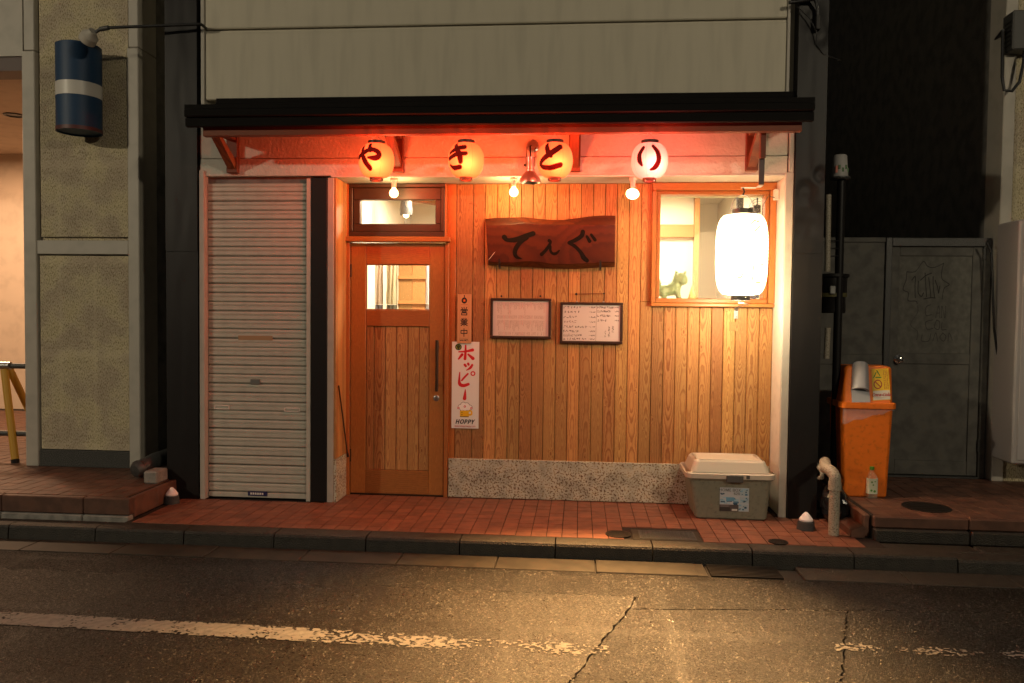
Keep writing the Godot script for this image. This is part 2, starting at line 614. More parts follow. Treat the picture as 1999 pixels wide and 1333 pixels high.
	M.black_plastic = mat(lin(0.012, 0.012, 0.013), 0.4)
	M.bronze = mat(lin(0.06, 0.035, 0.022), 0.4, 0.5)
	M.steel = mat(lin(0.45, 0.44, 0.42), 0.32, 0.9)
	M.chrome = mat(lin(0.7, 0.69, 0.66), 0.16, 1.0)
	M.grey_metal = tri_tex(mat(lin(0.30, 0.30, 0.29), 0.5, 0.3), fine, 4.0)
	M.pvc = tri_tex(mat(lin(0.48, 0.43, 0.33), 0.5), ntex(noise(S, 0.06, 3, 8), [[0.0, Color(0.2, 0.17, 0.12)], [0.3, grey(0.85)], [1.0, grey(1.0)]], 256), 4.0)
	M.glass = mat(Color(1, 1, 1, 0.04), 0.0, 0.0, 0.38)
	M.glass.transparency = BaseMaterial3D.TRANSPARENCY_ALPHA
	M.box_body = tri_tex(mat(lin(0.25, 0.245, 0.18), 0.55), ntex(noise(S, 0.04, 5, 67), [[0.0, grey(0.8)], [0.3, grey(0.95)], [1.0, grey(1.0)]], 256), 2.0)
	M.box_lid = mat(lin(0.55, 0.50, 0.40), 0.5)
	M.box_latch = mat(lin(0.085, 0.085, 0.08), 0.5)
	M.orange = tri_tex(mat(lin(0.90, 0.195, 0.014), 0.42), ntex(noise(S, 0.03, 5, 66), [[0.0, grey(0.86)], [0.3, grey(0.97)], [1.0, grey(1.0)]], 256), 2.0)
	M.chute = mat(lin(0.33, 0.32, 0.34), 0.5)
	M.salt = mat(lin(0.85, 0.80, 0.80), 0.9)
	M.blue = mat(lin(0.010, 0.045, 0.11), 0.55)
	M.stripe = mat(lin(0.62, 0.60, 0.55), 0.4)
	M.yellow = mat(lin(0.55, 0.30, 0.03), 0.5)
	M.film = mat(Color(0.95, 0.9, 0.9, 0.28), 0.35)
	M.film.transparency = BaseMaterial3D.TRANSPARENCY_ALPHA
	M.clear = mat(Color(0.9, 1, 0.92, 0.12), 0.05)
	M.clear.transparency = BaseMaterial3D.TRANSPARENCY_ALPHA
	M.paper = mat(lin(0.72, 0.68, 0.62), 0.8)
	M.red_ink = mat(lin(0.55, 0.02, 0.03), 0.6)
	M.green_cap = mat(lin(0.09, 0.26, 0.03), 0.4)
	M.bag = mat(lin(0.01, 0.01, 0.011), 0.2)

# ---------------------------------------------------------------- street lamps behind the camera
func glow(c: Color, e: float) -> StandardMaterial3D:
	var m := mat(c, 0.6)
	m.emission_enabled = true
	m.emission = c
	m.emission_energy_multiplier = e
	return m
func omni(parent: Node3D, at: Vector3, c: Color, e: float, size := 0.03):
	var l := OmniLight3D.new()
	l.name = "light"
	l.light_color = c
	l.light_energy = e
	l.light_size = size
	l.omni_range = 30.0
	l.omni_attenuation = 2.0
	l.shadow_enabled = true
	parent.add_child(l, true)
	l.position = at - (parent.position if parent.get_parent() == self and not parent is MeshInstance3D else Vector3.ZERO)
func street_lamps():
	var warm := Color(1.0, 0.93, 0.80)
	for s in [[-9.0, "grey street lamp across the road, standing opposite the stucco building", 30.0], [4.5, "grey street lamp across the road, standing opposite the dark alley", 18.5]]:
		var o := Vector3(s[0], -0.09, 8.6)
		var t := thing("street_lamp", s[1], "street lamp", o, "street lamps along the far side of the road")
		part(mb().lathe(o, [Vector2(0.09, 0), Vector2(0.09, 0.35), Vector2(0.055, 0.42), Vector2(0.045, 4.6), Vector2(0.0, 4.6)], 16), "pole", M.grey_metal, t)
		part(mb().tube([o + Vector3(0, 4.55, 0), o + Vector3(0, 4.85, -0.1), o + Vector3(0, 4.95, -0.5), o + Vector3(0, 4.95, -0.8)], 0.03, 10), "arm", M.grey_metal, t)
		part(mb().loft([[4.83, o.x, o.z - 1.0, 0.13, 0.24, 0.1], [4.92, o.x, o.z - 1.0, 0.11, 0.22, 0.1], [4.98, o.x, o.z - 0.98, 0.05, 0.16, 0.05]]), "lamp_head", M.grey_metal, t)
		part(mb().loft([[4.71, o.x, o.z - 1.0, 0.06, 0.12, 0.06], [4.77, o.x, o.z - 1.0, 0.10, 0.2, 0.09], [4.825, o.x, o.z - 1.0, 0.115, 0.225, 0.09]]), "lamp_glass", glow(warm, 6.0), t)
		omni(t, Vector3(o.x, 4.77, o.z - 1.0), warm, s[2], 0.22)

# ---------------------------------------------------------------- road
func jag(a: Vector2, b: Vector2, amp: float, step := 0.03) -> PackedVector2Array:
	var out := PackedVector2Array()
	var m := maxi(int(a.distance_to(b) / step), 1)
	var nn := (b - a).orthogonal().normalized()
	for k in m:
		out.append(a.lerp(b, float(k) / m) + nn * rng.randf_range(-amp, amp))
	return out
func gp(px: float, py: float) -> Vector2:
	var g := G(px, py, -0.09)
	return Vector2(g.x, g.z)
func road():
	var y0 := -0.11
	var g := mb()
	g.quad(Vector3(-60, y0, 0.9), Vector3(60, y0, 0.9), Vector3(60, y0, 60), Vector3(-60, y0, 60), Vector3.UP)
	var r := structure(g, "road", M.bitumen)
	var A := [Vector2(-30, 1.50), gp(0, 1108), gp(330, 1122), gp(540, 1140), gp(740, 1143), gp(900, 1151), gp(1060, 1158), gp(1240, 1163)]
	var B := [gp(1240, 1163), gp(1229, 1188), gp(1205, 1218), gp(1180, 1246), gp(1160, 1270), gp(1112, 1333), gp(1040, 1420), Vector2(-0.7, 4.2), Vector2(-1.0, 14)]
	var C := [gp(1229, 1188), gp(1400, 1189), gp(1655, 1190), Vector2(4.0, 1.42), Vector2(30, 1.30)]
	var D := [gp(1655, 1190), gp(1649, 1240), gp(1643, 1333), Vector2(0.72, 4.0), Vector2(0.3, 14)]
	var ja := wiggle(A, 0.008)
	var jb := wiggle(B, 0.009)
	var jc := wiggle(C, 0.006)
	var jd := wiggle(D, 0.006)
	var up1 := PackedVector2Array(ja)
	up1.append_array(jb.slice(0, near_index(jb, jc[0])))
	up1.append_array(jc)
	up1.append_array([Vector2(30, 1.115), Vector2(-30, 1.115)])
	var left := PackedVector2Array(ja)
	left.append_array(jb)
	left.append_array([Vector2(-30, 14)])
	var mid := PackedVector2Array(jb)
	mid = mid.slice(near_index(jb, jc[0]))
	mid.reverse()
	mid.append_array(jc.slice(0, near_index(jc, jd[0])))
	mid.append_array(jd)
	var right := PackedVector2Array(jd)
	right.reverse()
	right.append_array(jc.slice(near_index(jc, jd[0]) + 1))
	right.append_array([Vector2(30, 14)])
	for p in [[up1, "asphalt_dark", 0.010, 0.0165], [left, "asphalt_pale", 0.0040, 0.0200], [mid, "asphalt", 0.0050, 0.0180], [right, "asphalt_dark", 0.004, 0.0190]]:
		var shrunk := Geometry2D.offset_polygon(p[0], -p[2], Geometry2D.JOIN_MITER)
		var best: PackedVector2Array = shrunk[0]
		for q in shrunk:
			if q.size() > best.size():
				best = q
		part(slab(best, y0, y0 + p[3]), "asphalt_patch", M[p[1]], r)
	aggregate(r, [[up1, y0 + 0.0165], [left, y0 + 0.020], [mid, y0 + 0.018], [right, y0 + 0.019]])
	# worn white line, in flakes
	var fl := noise(FastNoiseLite.TYPE_SIMPLEX, 1.0, 3, 17)
	var lines := mb()
	var cell := 0.0085
	for seg in [[-7.0, 0.15, 2.10, 2.245, y0 + 0.0235], [1.20, 6.0, 2.02, 2.12, y0 + 0.0225]]:
		var x: float = seg[0]
		while x < seg[1]:
			var z: float = seg[2]
			var zo := 0.0
			if seg[0] < 0:
				zo = 0.022 * (x + 2.9)
			while z < seg[3]:
				var edge: float = minf(z - seg[2], seg[3] - z)
				var keep: float = 0.50 + minf(edge * 9.0, 0.25)
				if seg[0] < 0:
					keep -= smoothstep(-1.9, -0.3, x) * 0.46 - 0.10
				else:
					keep -= 0.40
				var nv := 0.5 + 0.5 * fl.get_noise_2d(x * 22.0, z * 30.0) + 0.28 * fl.get_noise_2d(x * 3.0, z * 3.0) + 0.12 * fl.get_noise_2d(x * 90.0, z * 90.0)
				if nv < keep:
					lines.quad(Vector3(x, seg[4], z + zo), Vector3(x + cell, seg[4], z + zo), Vector3(x + cell, seg[4], z + zo + cell), Vector3(x, seg[4], z + zo + cell), Vector3.UP)
				z += cell
			x += cell
	part(lines, "road_line", M.line, r)
	# gutter slabs and kerb stones
	var gt := structure(mb().box(Vector3(-30, -0.13, 0.80), Vector3(30, -0.118, 1.13)), "gutter", M.bitumen)
	var kb := structure(mb().box(Vector3(-30, -0.13, 0.70), Vector3(30, -0.06, 0.80)), "kerb", M.bitumen)
	var x := -6.6 + 0.012
	var k := 0
	while x < 5.6:
		if not (x > 0.60 and x < 1.1):
			part(mb().box(Vector3(x, -0.117, 0.872), Vector3(x + 0.604, -0.093 + rng.randf_range(-0.002, 0.002), 1.108), 0.004), "gutter_slab", M.gutter if x < 1.1 else M.kerb, gt)
		var drop := 0.0
		if x > 1.6:
			drop = 0.012
		var st := PackedVector2Array([Vector2(0.715, -0.13), Vector2(0.715, -drop - 0.003), Vector2(0.835, -drop - 0.004), Vector2(0.850, -drop - 0.009), Vector2(0.858, -drop - 0.022), Vector2(0.868, -0.13)])
		var off := 0.36
		part(mb().prism(st, Vector3(0, 0, 1), Vector3(0, 1, 0), Vector3(x + off + 0.602, 0, rng.randf_range(-0.003, 0.003)), 0.602), "kerb_stone", M.kerb, kb)
		x += 0.610
		k += 1
	# steel gutter grate let into the gutter
	var gx0 := G(1372, 1095, -0.09).x
	part(mb().box(Vector3(0.605, -0.117, 0.872), Vector3(gx0 - 0.01, -0.094, 1.108), 0.003), "gutter_slab", M.gutter, gt)
	var gr := thing("gutter_grate", "steel drain grate let into the gutter in front of the beige storage box", "drain grate", Vector3(gx0, -0.117, 0.88))
	part(mb().box(Vector3(gx0, -0.117, 0.875), Vector3(gx0 + 0.44, -0.105, 1.10)), "tray", M.iron, gr)
	for q in 9:
		var zz := 0.885 + q * 0.0245
		part(mb().box(Vector3(gx0 + 0.01, -0.105, zz), Vector3(gx0 + 0.43, -0.093, zz + 0.011)), "bar", M.iron, gr)
# the stones of the asphalt where the camera can tell them apart
func aggregate(r: Node3D, patches: Array):
	var g := mb()
	var ring := []
	for k in 6:
		var a := TAU * k / 6 + 0.3 * sin(k * 2.3)
		ring.append(Vector3(cos(a) * (0.85 + 0.2 * sin(k * 3.1)), 0, sin(a) * (0.85 + 0.2 * cos(k * 1.7))))
	for k in 6:
		g.flat(ring[k], ring[(k + 1) % 6], Vector3(0.15, 0.55, -0.1), ring[k] + ring[(k + 1) % 6] + Vector3.UP)
	var stone := g.done()
	var m := mat(Color(1, 1, 1), 0.38, 0.0, 0.40)
	m.vertex_color_use_as_albedo = true
	stone.surface_set_material(0, m)
	var where := []
	var tint := []
	var wide := noise(FastNoiseLite.TYPE_SIMPLEX, 1.6, 2, 44)
	for k in 62000:
		var p := Vector2(rng.randf_range(-3.2, 2.6), 1.13 + 1.75 * rng.randf())
		var h := -1.0
		for q in patches:
			if Geometry2D.is_point_in_polygon(p, q[0]):
				h = q[1]
				break
		if h < -0.5 or 0.5 + 0.5 * wide.get_noise_2d(p.x, p.y) < rng.randf() * 0.75:
			continue
		var s := rng.randf_range(0.0028, 0.0062) * (1.25 if rng.randf() < 0.15 else 1.0)
		var b := Basis.from_euler(Vector3(rng.randf_range(-0.35, 0.35), rng.randf() * TAU, rng.randf_range(-0.35, 0.35))) * Basis.from_scale(Vector3(s, s * rng.randf_range(0.35, 0.8), s))
		where.append(Transform3D(b, Vector3(p.x, h - 0.0004, p.y)))
		var v := pow(rng.randf(), 2.2) * 0.17 + 0.012
		tint.append(Color(v, v * 0.87, v * 0.72))
	var mm := MultiMesh.new()
	mm.transform_format = MultiMesh.TRANSFORM_3D
	mm.use_colors = true
	mm.mesh = stone
	mm.instance_count = where.size()
	for k in where.size():
		mm.set_instance_transform(k, where[k])
		mm.set_instance_color(k, tint[k])
	var o := MultiMeshInstance3D.new()
	o.name = "aggregate"
	o.multimesh = mm
	o.set_meta("kind", "stuff")
	r.add_child(o, true)
func near_index(a: PackedVector2Array, p: Vector2) -> int:
	var best := 0
	for k in a.size():
		if a[k].distance_to(p) < a[best].distance_to(p):
			best = k
	return best
func wiggle(a: Array, amp: float) -> PackedVector2Array:
	var out := PackedVector2Array()
	for k in a.size() - 1:
		var far: bool = a[k].distance_to(a[k + 1]) > 6
		out.append_array(jag(a[k], a[k + 1], amp, 1.0 if far else 0.03))
	out.append(a[-1])
	return out
func slab(poly: PackedVector2Array, lo: float, hi: float) -> MB:
	var g := mb()
	var ix := Geometry2D.triangulate_polygon(poly)
	for k in range(0, ix.size(), 3):
		var a := poly[ix[k]]
		var b := poly[ix[k + 1]]
		var c := poly[ix[k + 2]]
		g.flat(Vector3(a.x, hi, a.y), Vector3(b.x, hi, b.y), Vector3(c.x, hi, c.y), Vector3.UP)
	var turn := 1.0 if Geometry2D.is_polygon_clockwise(poly) else -1.0
	for k in poly.size():
		var a := poly[k]
		var b := poly[(k + 1) % poly.size()]
		var o := (b - a).orthogonal() * turn
		g.quad(Vector3(a.x, lo, a.y), Vector3(b.x, lo, b.y), Vector3(b.x, hi, b.y), Vector3(a.x, hi, a.y), Vector3(o.x, 0, o.y))
	return g

# ---------------------------------------------------------------- pavements
func lay_tiles(parent: Node3D, x0: float, x1: float, z0: float, z1: float, top: float, mats: Array, phase: float, skip: Callable, limit := 300, pw := 0.1008, pl := 0.1008):
	var tile := mb().box(Vector3(-pw / 2 + 0.0022, -0.02, -pl / 2 + 0.0012), Vector3(pw / 2 - 0.0022, 0, pl / 2 - 0.0012), 0.0015).done()
	var rest := mb()
	var made := 0
	var z := z1 - pl / 2
	while z > z0:
		var x := x0 + fposmod(phase - x0, pw) + pw / 2
		while x < x1:
			if not skip.call(x, z):
				var dy := rng.randf_range(-0.0012, 0.0012)
				if made < limit and x > -5.6 and x < 3.6:
					var o := part(tile, "tile", mats[rng.randi() % mats.size()], parent)
					o.position = Vector3(x, top + dy, z)
					o.rotation = Vector3(rng.randf_range(-0.006, 0.006), 0, rng.randf_range(-0.006, 0.006))
					made += 1
				else:
					rest.box(Vector3(x - pw / 2 + 0.0022, top - 0.02, z - pl / 2 + 0.0022), Vector3(x + pw / 2 - 0.0022, top + dy, z + pl / 2 - 0.0022), 0.002)
			x += pw
		z -= pl
	if rest.v.size():
		var o := part(rest, "paving_tiles", mats[0], parent)
		o.set_meta("kind", "stuff")
func pavements():
	var phase := G(1157.4, 1049.1).x
	var m := structure(mb().box(Vector3(-3.07, -0.12, -0.34), Vector3(1.95, -0.006, 0.718)), "pavement", M.mortar)
	var gl := G(1252, 1062).x
	var gr := G(1365, 1062).x
	lay_tiles(m, -3.06, 1.80, -0.30, 0.716, 0.0, M.tiles, phase, func(x, z):
		return (z < 0.03 and x < -1.86) or (x > 1.40 and z < 0.05 and z > -0.4) or (x > gl - 0.06 and x < gr + 0.05 and z > 0.46) or (z < -0.02 and x > 1.4))
	# left, a step higher
	var L := structure(mb().box(Vector3(-9.0, -0.1, -4.0), Vector3(-3.105, 0.139, 0.60)), "pavement", M.mortar)
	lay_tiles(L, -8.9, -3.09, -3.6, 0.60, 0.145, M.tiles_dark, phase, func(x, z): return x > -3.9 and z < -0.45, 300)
	var x := -8.8
	while x < -3.2:
		var w := 0.60 if x + 0.6 < -3.3 else -3.062 - x
		part(mb().box(Vector3(x + 0.002, 0.028, 0.600), Vector3(x + w - 0.002, 0.142, 0.655), 0.006), "edge_stone", M.tiles_dark[0], L)
		part(mb().box(Vector3(x + 0.002, -0.03, 0.604), Vector3(x + w - 0.002, 0.024, 0.668), 0.008), "base_stone", M.concrete, L)
		x += w
	var z := 0.598
	while z > -0.3:
		part(mb().box(Vector3(-3.10, 0.0, z - 0.298), Vector3(-3.062, 0.142, z - 0.002), 0.006), "edge_stone", M.tiles_dark[1], L)
		z -= 0.3
	# right, in front of the alley
	var R := structure(mb().box(Vector3(1.93, -0.1, -3.0), Vector3(9.0, 0.144, 0.47)), "pavement", M.mortar)
	var mh := G(1808, 990, 0.15)
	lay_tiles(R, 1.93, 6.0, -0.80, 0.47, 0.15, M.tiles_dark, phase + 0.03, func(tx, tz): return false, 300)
	x = 1.93
	while x < 6.0:
		part(mb().box(Vector3(x + 0.002, 0.075, 0.472), Vector3(x + 0.596, 0.150, 0.520), 0.008), "edge_stone", M.tiles_dark[0], R)
		part(mb().box(Vector3(x + 0.002, -0.02, 0.474), Vector3(x + 0.596, 0.073, 0.545), 0.012), "base_stone", M.kerb, R)
		part(mb().box(Vector3(x + 0.002, -0.12, 0.547), Vector3(x + 0.596, -0.014, 0.713), 0.012), "step_stone", M.kerb, R)
		x += 0.6
	z = 0.47
	while z > -0.8:
		part(mb().box(Vector3(1.885, 0.0, z - 0.298), Vector3(1.927, 0.148, z - 0.002), 0.008), "edge_stone", M.tiles_dark[2], R)
		z -= 0.3
	part(mb().prism(PackedVector2Array([Vector2(0, 0), Vector2(0.085, 0), Vector2(0.085, 0.045), Vector2(0.03, 0.07), Vector2(0, 0.07)]), Vector3(-1, 0, 0), Vector3(0, 1, 0), Vector3(1.883, 0.001, 0.50), 0.40), "ramp_stone", M.tiles_dark[0], R)
	# covers
	disc_cover("manhole_cover", "dark round manhole cover in the tiles before the alley door", Vector3(mh.x, 0.151, mh.z), 0.155)
	var c1 := G(1207, 1043)
	disc_cover("valve_cover", "small round brown cover in the tiles beside the steel drain grating", Vector3(c1.x, 0.002, c1.z), 0.085)
	var c2 := G(1519, 1058)
	disc_cover("valve_cover", "small oval cover in the tiles in front of the dark column", Vector3(c2.x, 0.002, c2.z), 0.062)
	var g0 := Vector3(gl, -0.006, 0.50)
	var t := thing("drain_grating", "grey ribbed steel drain grating set in concrete among the red tiles", "drain", g0)
	part(mb().box(Vector3(gl - 0.045, -0.006, 0.475), Vector3(gr + 0.035, 0.0005, 0.713), 0.002), "surround", M.gutter, t)
	part(mb().box(Vector3(gl, 0.0005, 0.50), Vector3(gr, 0.004, 0.70), 0.001), "plate", M.grey_metal, t)
	for k in 9:
		var zz := 0.51 + k * 0.021
		part(mb().box(Vector3(gl + 0.01, 0.004, zz), Vector3(gr - 0.01, 0.0065, zz + 0.010), 0.001), "rib", M.grey_metal, t)
func disc_cover(called: String, label: String, at: Vector3, r: float):
	var t := thing(called, label, "cover", at)
	part(mb().lathe(at, [Vector2(r, -0.004), Vector2(r, 0.003), Vector2(r * 0.9, 0.003), Vector2(r * 0.89, 0.001), Vector2(r * 0.87, 0.003), Vector2(0, 0.003)], 28), "cover", M.iron, t)
	for k in 5:
		var zz := (k - 2) * r * 0.3
		var w := sqrt(maxf(r * r * 0.64 - zz * zz, 0.0001))
		part(mb().box(at + Vector3(-w, 0.003, zz - 0.006), at + Vector3(w, 0.0055, zz + 0.006), 0.001), "rib", M.iron, t)

# ---------------------------------------------------------------- the shop building
var SX0 := -2.885   # right edge of the left column
var SX1 := 1.455    # right end of the recess
var TOP := 2.446    # soffit of the recess
func pxbox(g: MB, x0: float, y0: float, x1: float, y1: float, z: float, back: float, ch := 0.003) -> MB:
	var r := rect(x0, y0, x1, y1, z)
	return g.box(Vector3(r[0], r[1], back), Vector3(r[2], r[3], z), ch)
func shop():
	var o := Vector3(-0.7, 0, -0.3)
	var B := thing("shop_building", "small street-front eatery with cream upper siding, black columns and wooden front", "building", o)
	# mass behind the front
	part(mb().box(Vector3(-3.12, 2.78, -6.0), Vector3(1.69, 7.5, -0.06)), "upper_storey", M.siding, B)
	part(mb().box(Vector3(-3.12, 0, -6.0), Vector3(-3.0, 2.775, -0.1)), "side_wall", M.dark_wall, B)
	part(mb().box(Vector3(1.50, 0, -6.0), Vector3(1.69, 2.775, -0.42)), "side_wall", M.dark_wall, B)
	part(mb().box(Vector3(1.45, 0, -18.0), Vector3(1.69, 7.5, -6.01)), "rear_wall", M.dark_wall, B)
	part(mb().box(Vector3(-3.0, 0, -6.0), Vector3(1.5, 2.775, -5.9)), "back_wall", M.dark_wall, B)
	# upper siding: two boards with a drip joint
	var sl := Q(401, 100, 0.0).x
	var sr := Q(1535, 100, 0.0).x
	var sb := 3.03
	var gy := Q(968, 50, 0.0).y
	part(mb().box(Vector3(sl, sb, -0.06), Vector3(sr, gy - 0.012, 0.0), 0.006), "siding_board", M.siding, B)
	part(mb().box(Vector3(sl, gy - 0.016, -0.06), Vector3(sr, gy + 0.004, -0.008), 0.002), "drip_strip", M.siding, B)
	part(mb().box(Vector3(sl, gy + 0.014, -0.06), Vector3(sr, gy + 1.1, 0.006), 0.008), "siding_board", M.siding, B)
	part(mb().box(Vector3(sl, gy + 1.12, -0.06), Vector3(sr, 7.5, 0.006), 0.008), "siding_board", M.siding, B)
	part(mb().box(Vector3(sl - 0.03, sb - 0.05, -0.06), Vector3(sl - 0.003, 7.5, 0.014), 0.003), "corner_trim", M.trim, B)
	part(mb().box(Vector3(sr + 0.003, sb - 0.03, -0.06), Vector3(sr + 0.022, 7.5, 0.014), 0.003), "corner_trim", M.trim, B)
	# band of rendered boards under the canopy
	var by := Q(1100, 306, 0.0).y
	part(mb().box(Vector3(SX0 + 0.01, by + 0.0025, -0.06), Vector3(SX1 + 0.005, 2.90, 0.0), 0.002), "render_board", M.band, B)
	part(mb().box(Vector3(SX0 + 0.01, TOP + 0.012, -0.06), Vector3(SX1 + 0.005, by - 0.0025, 0.003), 0.003), "render_board", M.band, B)
	part(mb().box(Vector3(-1.86, TOP, -0.06), Vector3(SX1 + 0.005, TOP + 0.0115, 0.007), 0.002), "lintel_strip", M.white_paint, B)
	part(mb().box(Vector3(SX0 + 0.01, 2.64, -0.35), Vector3(SX1, 2.775, -0.061)), "lintel", M.dark_wall, B)
	# columns
	var LC := column(-3.135, SX0, 0.02, B, 1.86, 4)
	var RC := column(1.502, 1.705, 0.05, B, 1.86, 9)
	part(mb().box(Vector3(-3.13, 0, -0.1), Vector3(SX0 - 0.005, 7.5, 0.012)), "column_core", M.dark_wall, LC)
	part(mb().box(Vector3(1.507, 0, -0.42), Vector3(1.70, 7.5, 0.038)), "column_core", M.dark_wall, RC)
	# canopy
	var C := group_part("canopy", B)
	var cx0 := -2.74
	var cx1 := 1.50
	var prof := PackedVector2Array([Vector2(0.016, 3.035), Vector2(0.016, 3.0), Vector2(0.05, 2.98), Vector2(0.50, 2.865), Vector2(0.50, 2.835), Vector2(0.02, 2.95), Vector2(0.001, 2.95), Vector2(0.001, 3.035)])
	part(mb().prism(prof, Vector3(0, 0, 1), Vector3(0, 1, 0), Vector3(cx1, 0, 0), cx1 - cx0), "roof_sheet", M.roof, C)
	part(mb().box(Vector3(cx0, 2.715, 0.455), Vector3(cx1, 2.775, 0.492), 0.004), "fascia", M.roof, C)
	part(mb().box(Vector3(cx0, 2.780, 0.455), Vector3(cx1, 2.832, 0.510), 0.006), "fascia", M.roof, C)
	part(mb().box(Vector3(cx0 + 0.03, 2.79, 0.004), Vector3(cx1 - 0.03, 2.81, 0.453)), "ceiling_board", M.red_wood, C)
	plank(Vector3(cx0 + 0.10, 2.662, 0.385), Vector3(cx1 - 0.06, 2.755, 0.435), "beam", M.red_wood, C, 12, true)
	for bx in [458.0, 779.0, 1122.0, 1466.0]:
		var x := Q(bx, 300, 0.0).x
		var br := group_part("bracket", B)
		var w := 0.042
		plank(Vector3(x - w, 2.475, 0.004), Vector3(x + w, 2.785, 0.05), "post", M.red_wood, br, 13)
		plank(Vector3(x - w * 0.8, 2.715, 0.051), Vector3(x + w * 0.8, 2.785, 0.384), "arm", M.red_wood, br, 12)
		part(mb().prism(PackedVector2Array([Vector2(0.051, 2.50), Vector2(0.051, 2.57), Vector2(0.30, 2.713), Vector2(0.37, 2.713)]), Vector3(0, 0, 1), Vector3(0, 1, 0), Vector3(x + w * 0.7, 0, 0), w * 1.4, board(14, Vector2(0, 2.4), Vector2(0.3, 2.8))), "strut", M.red_wood, br)
	# shutter
	shutter(B)
	# black post and white trim
	part(mb().box(Vector3(-2.012, 0, -0.30), Vector3(-1.888, TOP - 0.002, 0.004), 0.004), "post", M.dark_sheet, B)
	part(mb().box(Vector3(-1.886, 0, -0.29), Vector3(-1.838, TOP - 0.002, 0.001), 0.003), "trim_post", M.trim, B)
	# recess: soffit, side walls
	part(mb().box(Vector3(-1.86, TOP + 0.001, -0.36), Vector3(SX1 + 0.005, TOP + 0.05, -0.061)), "soffit", M.white_paint, B)
	plank(Vector3(-1.837, 0.33, -0.30), Vector3(-1.820, TOP - 0.001, -0.004), "side_board", M.wood, B, 3)
	part(mb().box(Vector3(-1.837, 0.0, -0.30), Vector3(-1.815, 0.328, -0.006), 0.002), "skirting_plate", M.mottled, B)
	part(mb().box(Vector3(SX1, 0.0, -0.36), Vector3(SX1 + 0.045, TOP, 0.0), 0.003), "side_panel", M.white_paint, B)
	part(mb().box(Vector3(SX1 - 0.012, 0.0, 0.001), Vector3(SX1 + 0.045, TOP + 0.02, 0.03), 0.004), "edge_trim", M.trim, B)
	part(mb().box(Vector3(SX1 + 0.008, TOP + 0.02, 0.004), Vector3(SX1 + 0.045, 2.86, 0.03), 0.004), "edge_trim", M.trim, B)
	front_wall(B)
	door(B)
	window(B)
func column(x0: float, x1: float, z: float, B: Node3D, seam: float, sd: int) -> Node3D:
	var C := group_part("column", B)
	for part_no in 2:
		var lo: float = 0.0 if part_no == 0 else seam + 0.03
		var hi: float = seam + 0.04 if part_no == 0 else 7.5
		var zz := z + (0.006 if part_no else 0.0)
		var g := mb()
		var f := noise(FastNoiseLite.TYPE_SIMPLEX, 1.0, 2, sd)
		var nx := 14
		var ny := int((minf(hi, 4.2) - lo) / 0.016)
		var P := []
		for j in ny + 1:
			var row := []
			for i in nx + 1:
				var u := float(i) / nx
				var y := lo + (minf(hi, 4.2) - lo) * j / ny
				var e := minf(u, 1 - u) * 2
				var d := 0.0025 * f.get_noise_2d(u * 1.3, y * 1.1) * e
				if part_no and z > 0.03:
					for dent in [[0.35, 2.32, 0.10, 0.016], [0.85, 2.44, 0.07, 0.018], [0.15, 2.06, 0.09, 0.012], [0.62, 2.14, 0.13, 0.011], [0.75, 3.42, 0.10, 0.014], [0.4, 3.55, 0.12, 0.012]]:
						var q: float = Vector2((u - dent[0]) * 0.22, y - dent[1]).length() / dent[2]
						d -= dent[3] * maxf(0.0, 1.0 - q) * (0.4 + 0.6 * smoothstep(0.0, 0.5, q)) * (0.5 + 0.5 * minf(e * 3, 1))
				row.append(Vector3(lerpf(x0, x1, u), y, zz + d))
			P.append(row)
		for j in ny:
			for i in nx:
				g.tri(P[j][i], P[j][i + 1], P[j + 1][i + 1], nrm(P, j, i), nrm(P, j, i + 1), nrm(P, j + 1, i + 1))
				g.tri(P[j][i], P[j + 1][i + 1], P[j + 1][i], nrm(P, j, i), nrm(P, j + 1, i + 1), nrm(P, j + 1, i))
		if hi > 4.2:
			g.quad(Vector3(x0, 4.2, zz), Vector3(x1, 4.2, zz), Vector3(x1, hi, zz), Vector3(x0, hi, zz), Vector3.BACK)
		for s in [[x0, -1.0], [x1, 1.0]]:
			g.quad(Vector3(s[0], lo, zz), Vector3(s[0], hi, zz), Vector3(s[0], hi, -0.42), Vector3(s[0], lo, -0.42), Vector3(s[1], 0, 0))
		if part_no:
			g.quad(Vector3(x0, lo, zz), Vector3(x1, lo, zz), Vector3(x1, lo, zz - 0.008), Vector3(x0, lo, zz - 0.008), Vector3.DOWN)
		part(g, "metal_sheet", M.dark_sheet, C)
	return C
func nrm(P: Array, j: int, i: int) -> Vector3:
	var a: Vector3 = P[j][mini(i + 1, P[j].size() - 1)] - P[j][maxi(i - 1, 0)]
	var b: Vector3 = P[mini(j + 1, P.size() - 1)][i] - P[maxi(j - 1, 0)][i]
	var nn := a.cross(b).normalized()
	return nn if nn.z > 0 else -nn
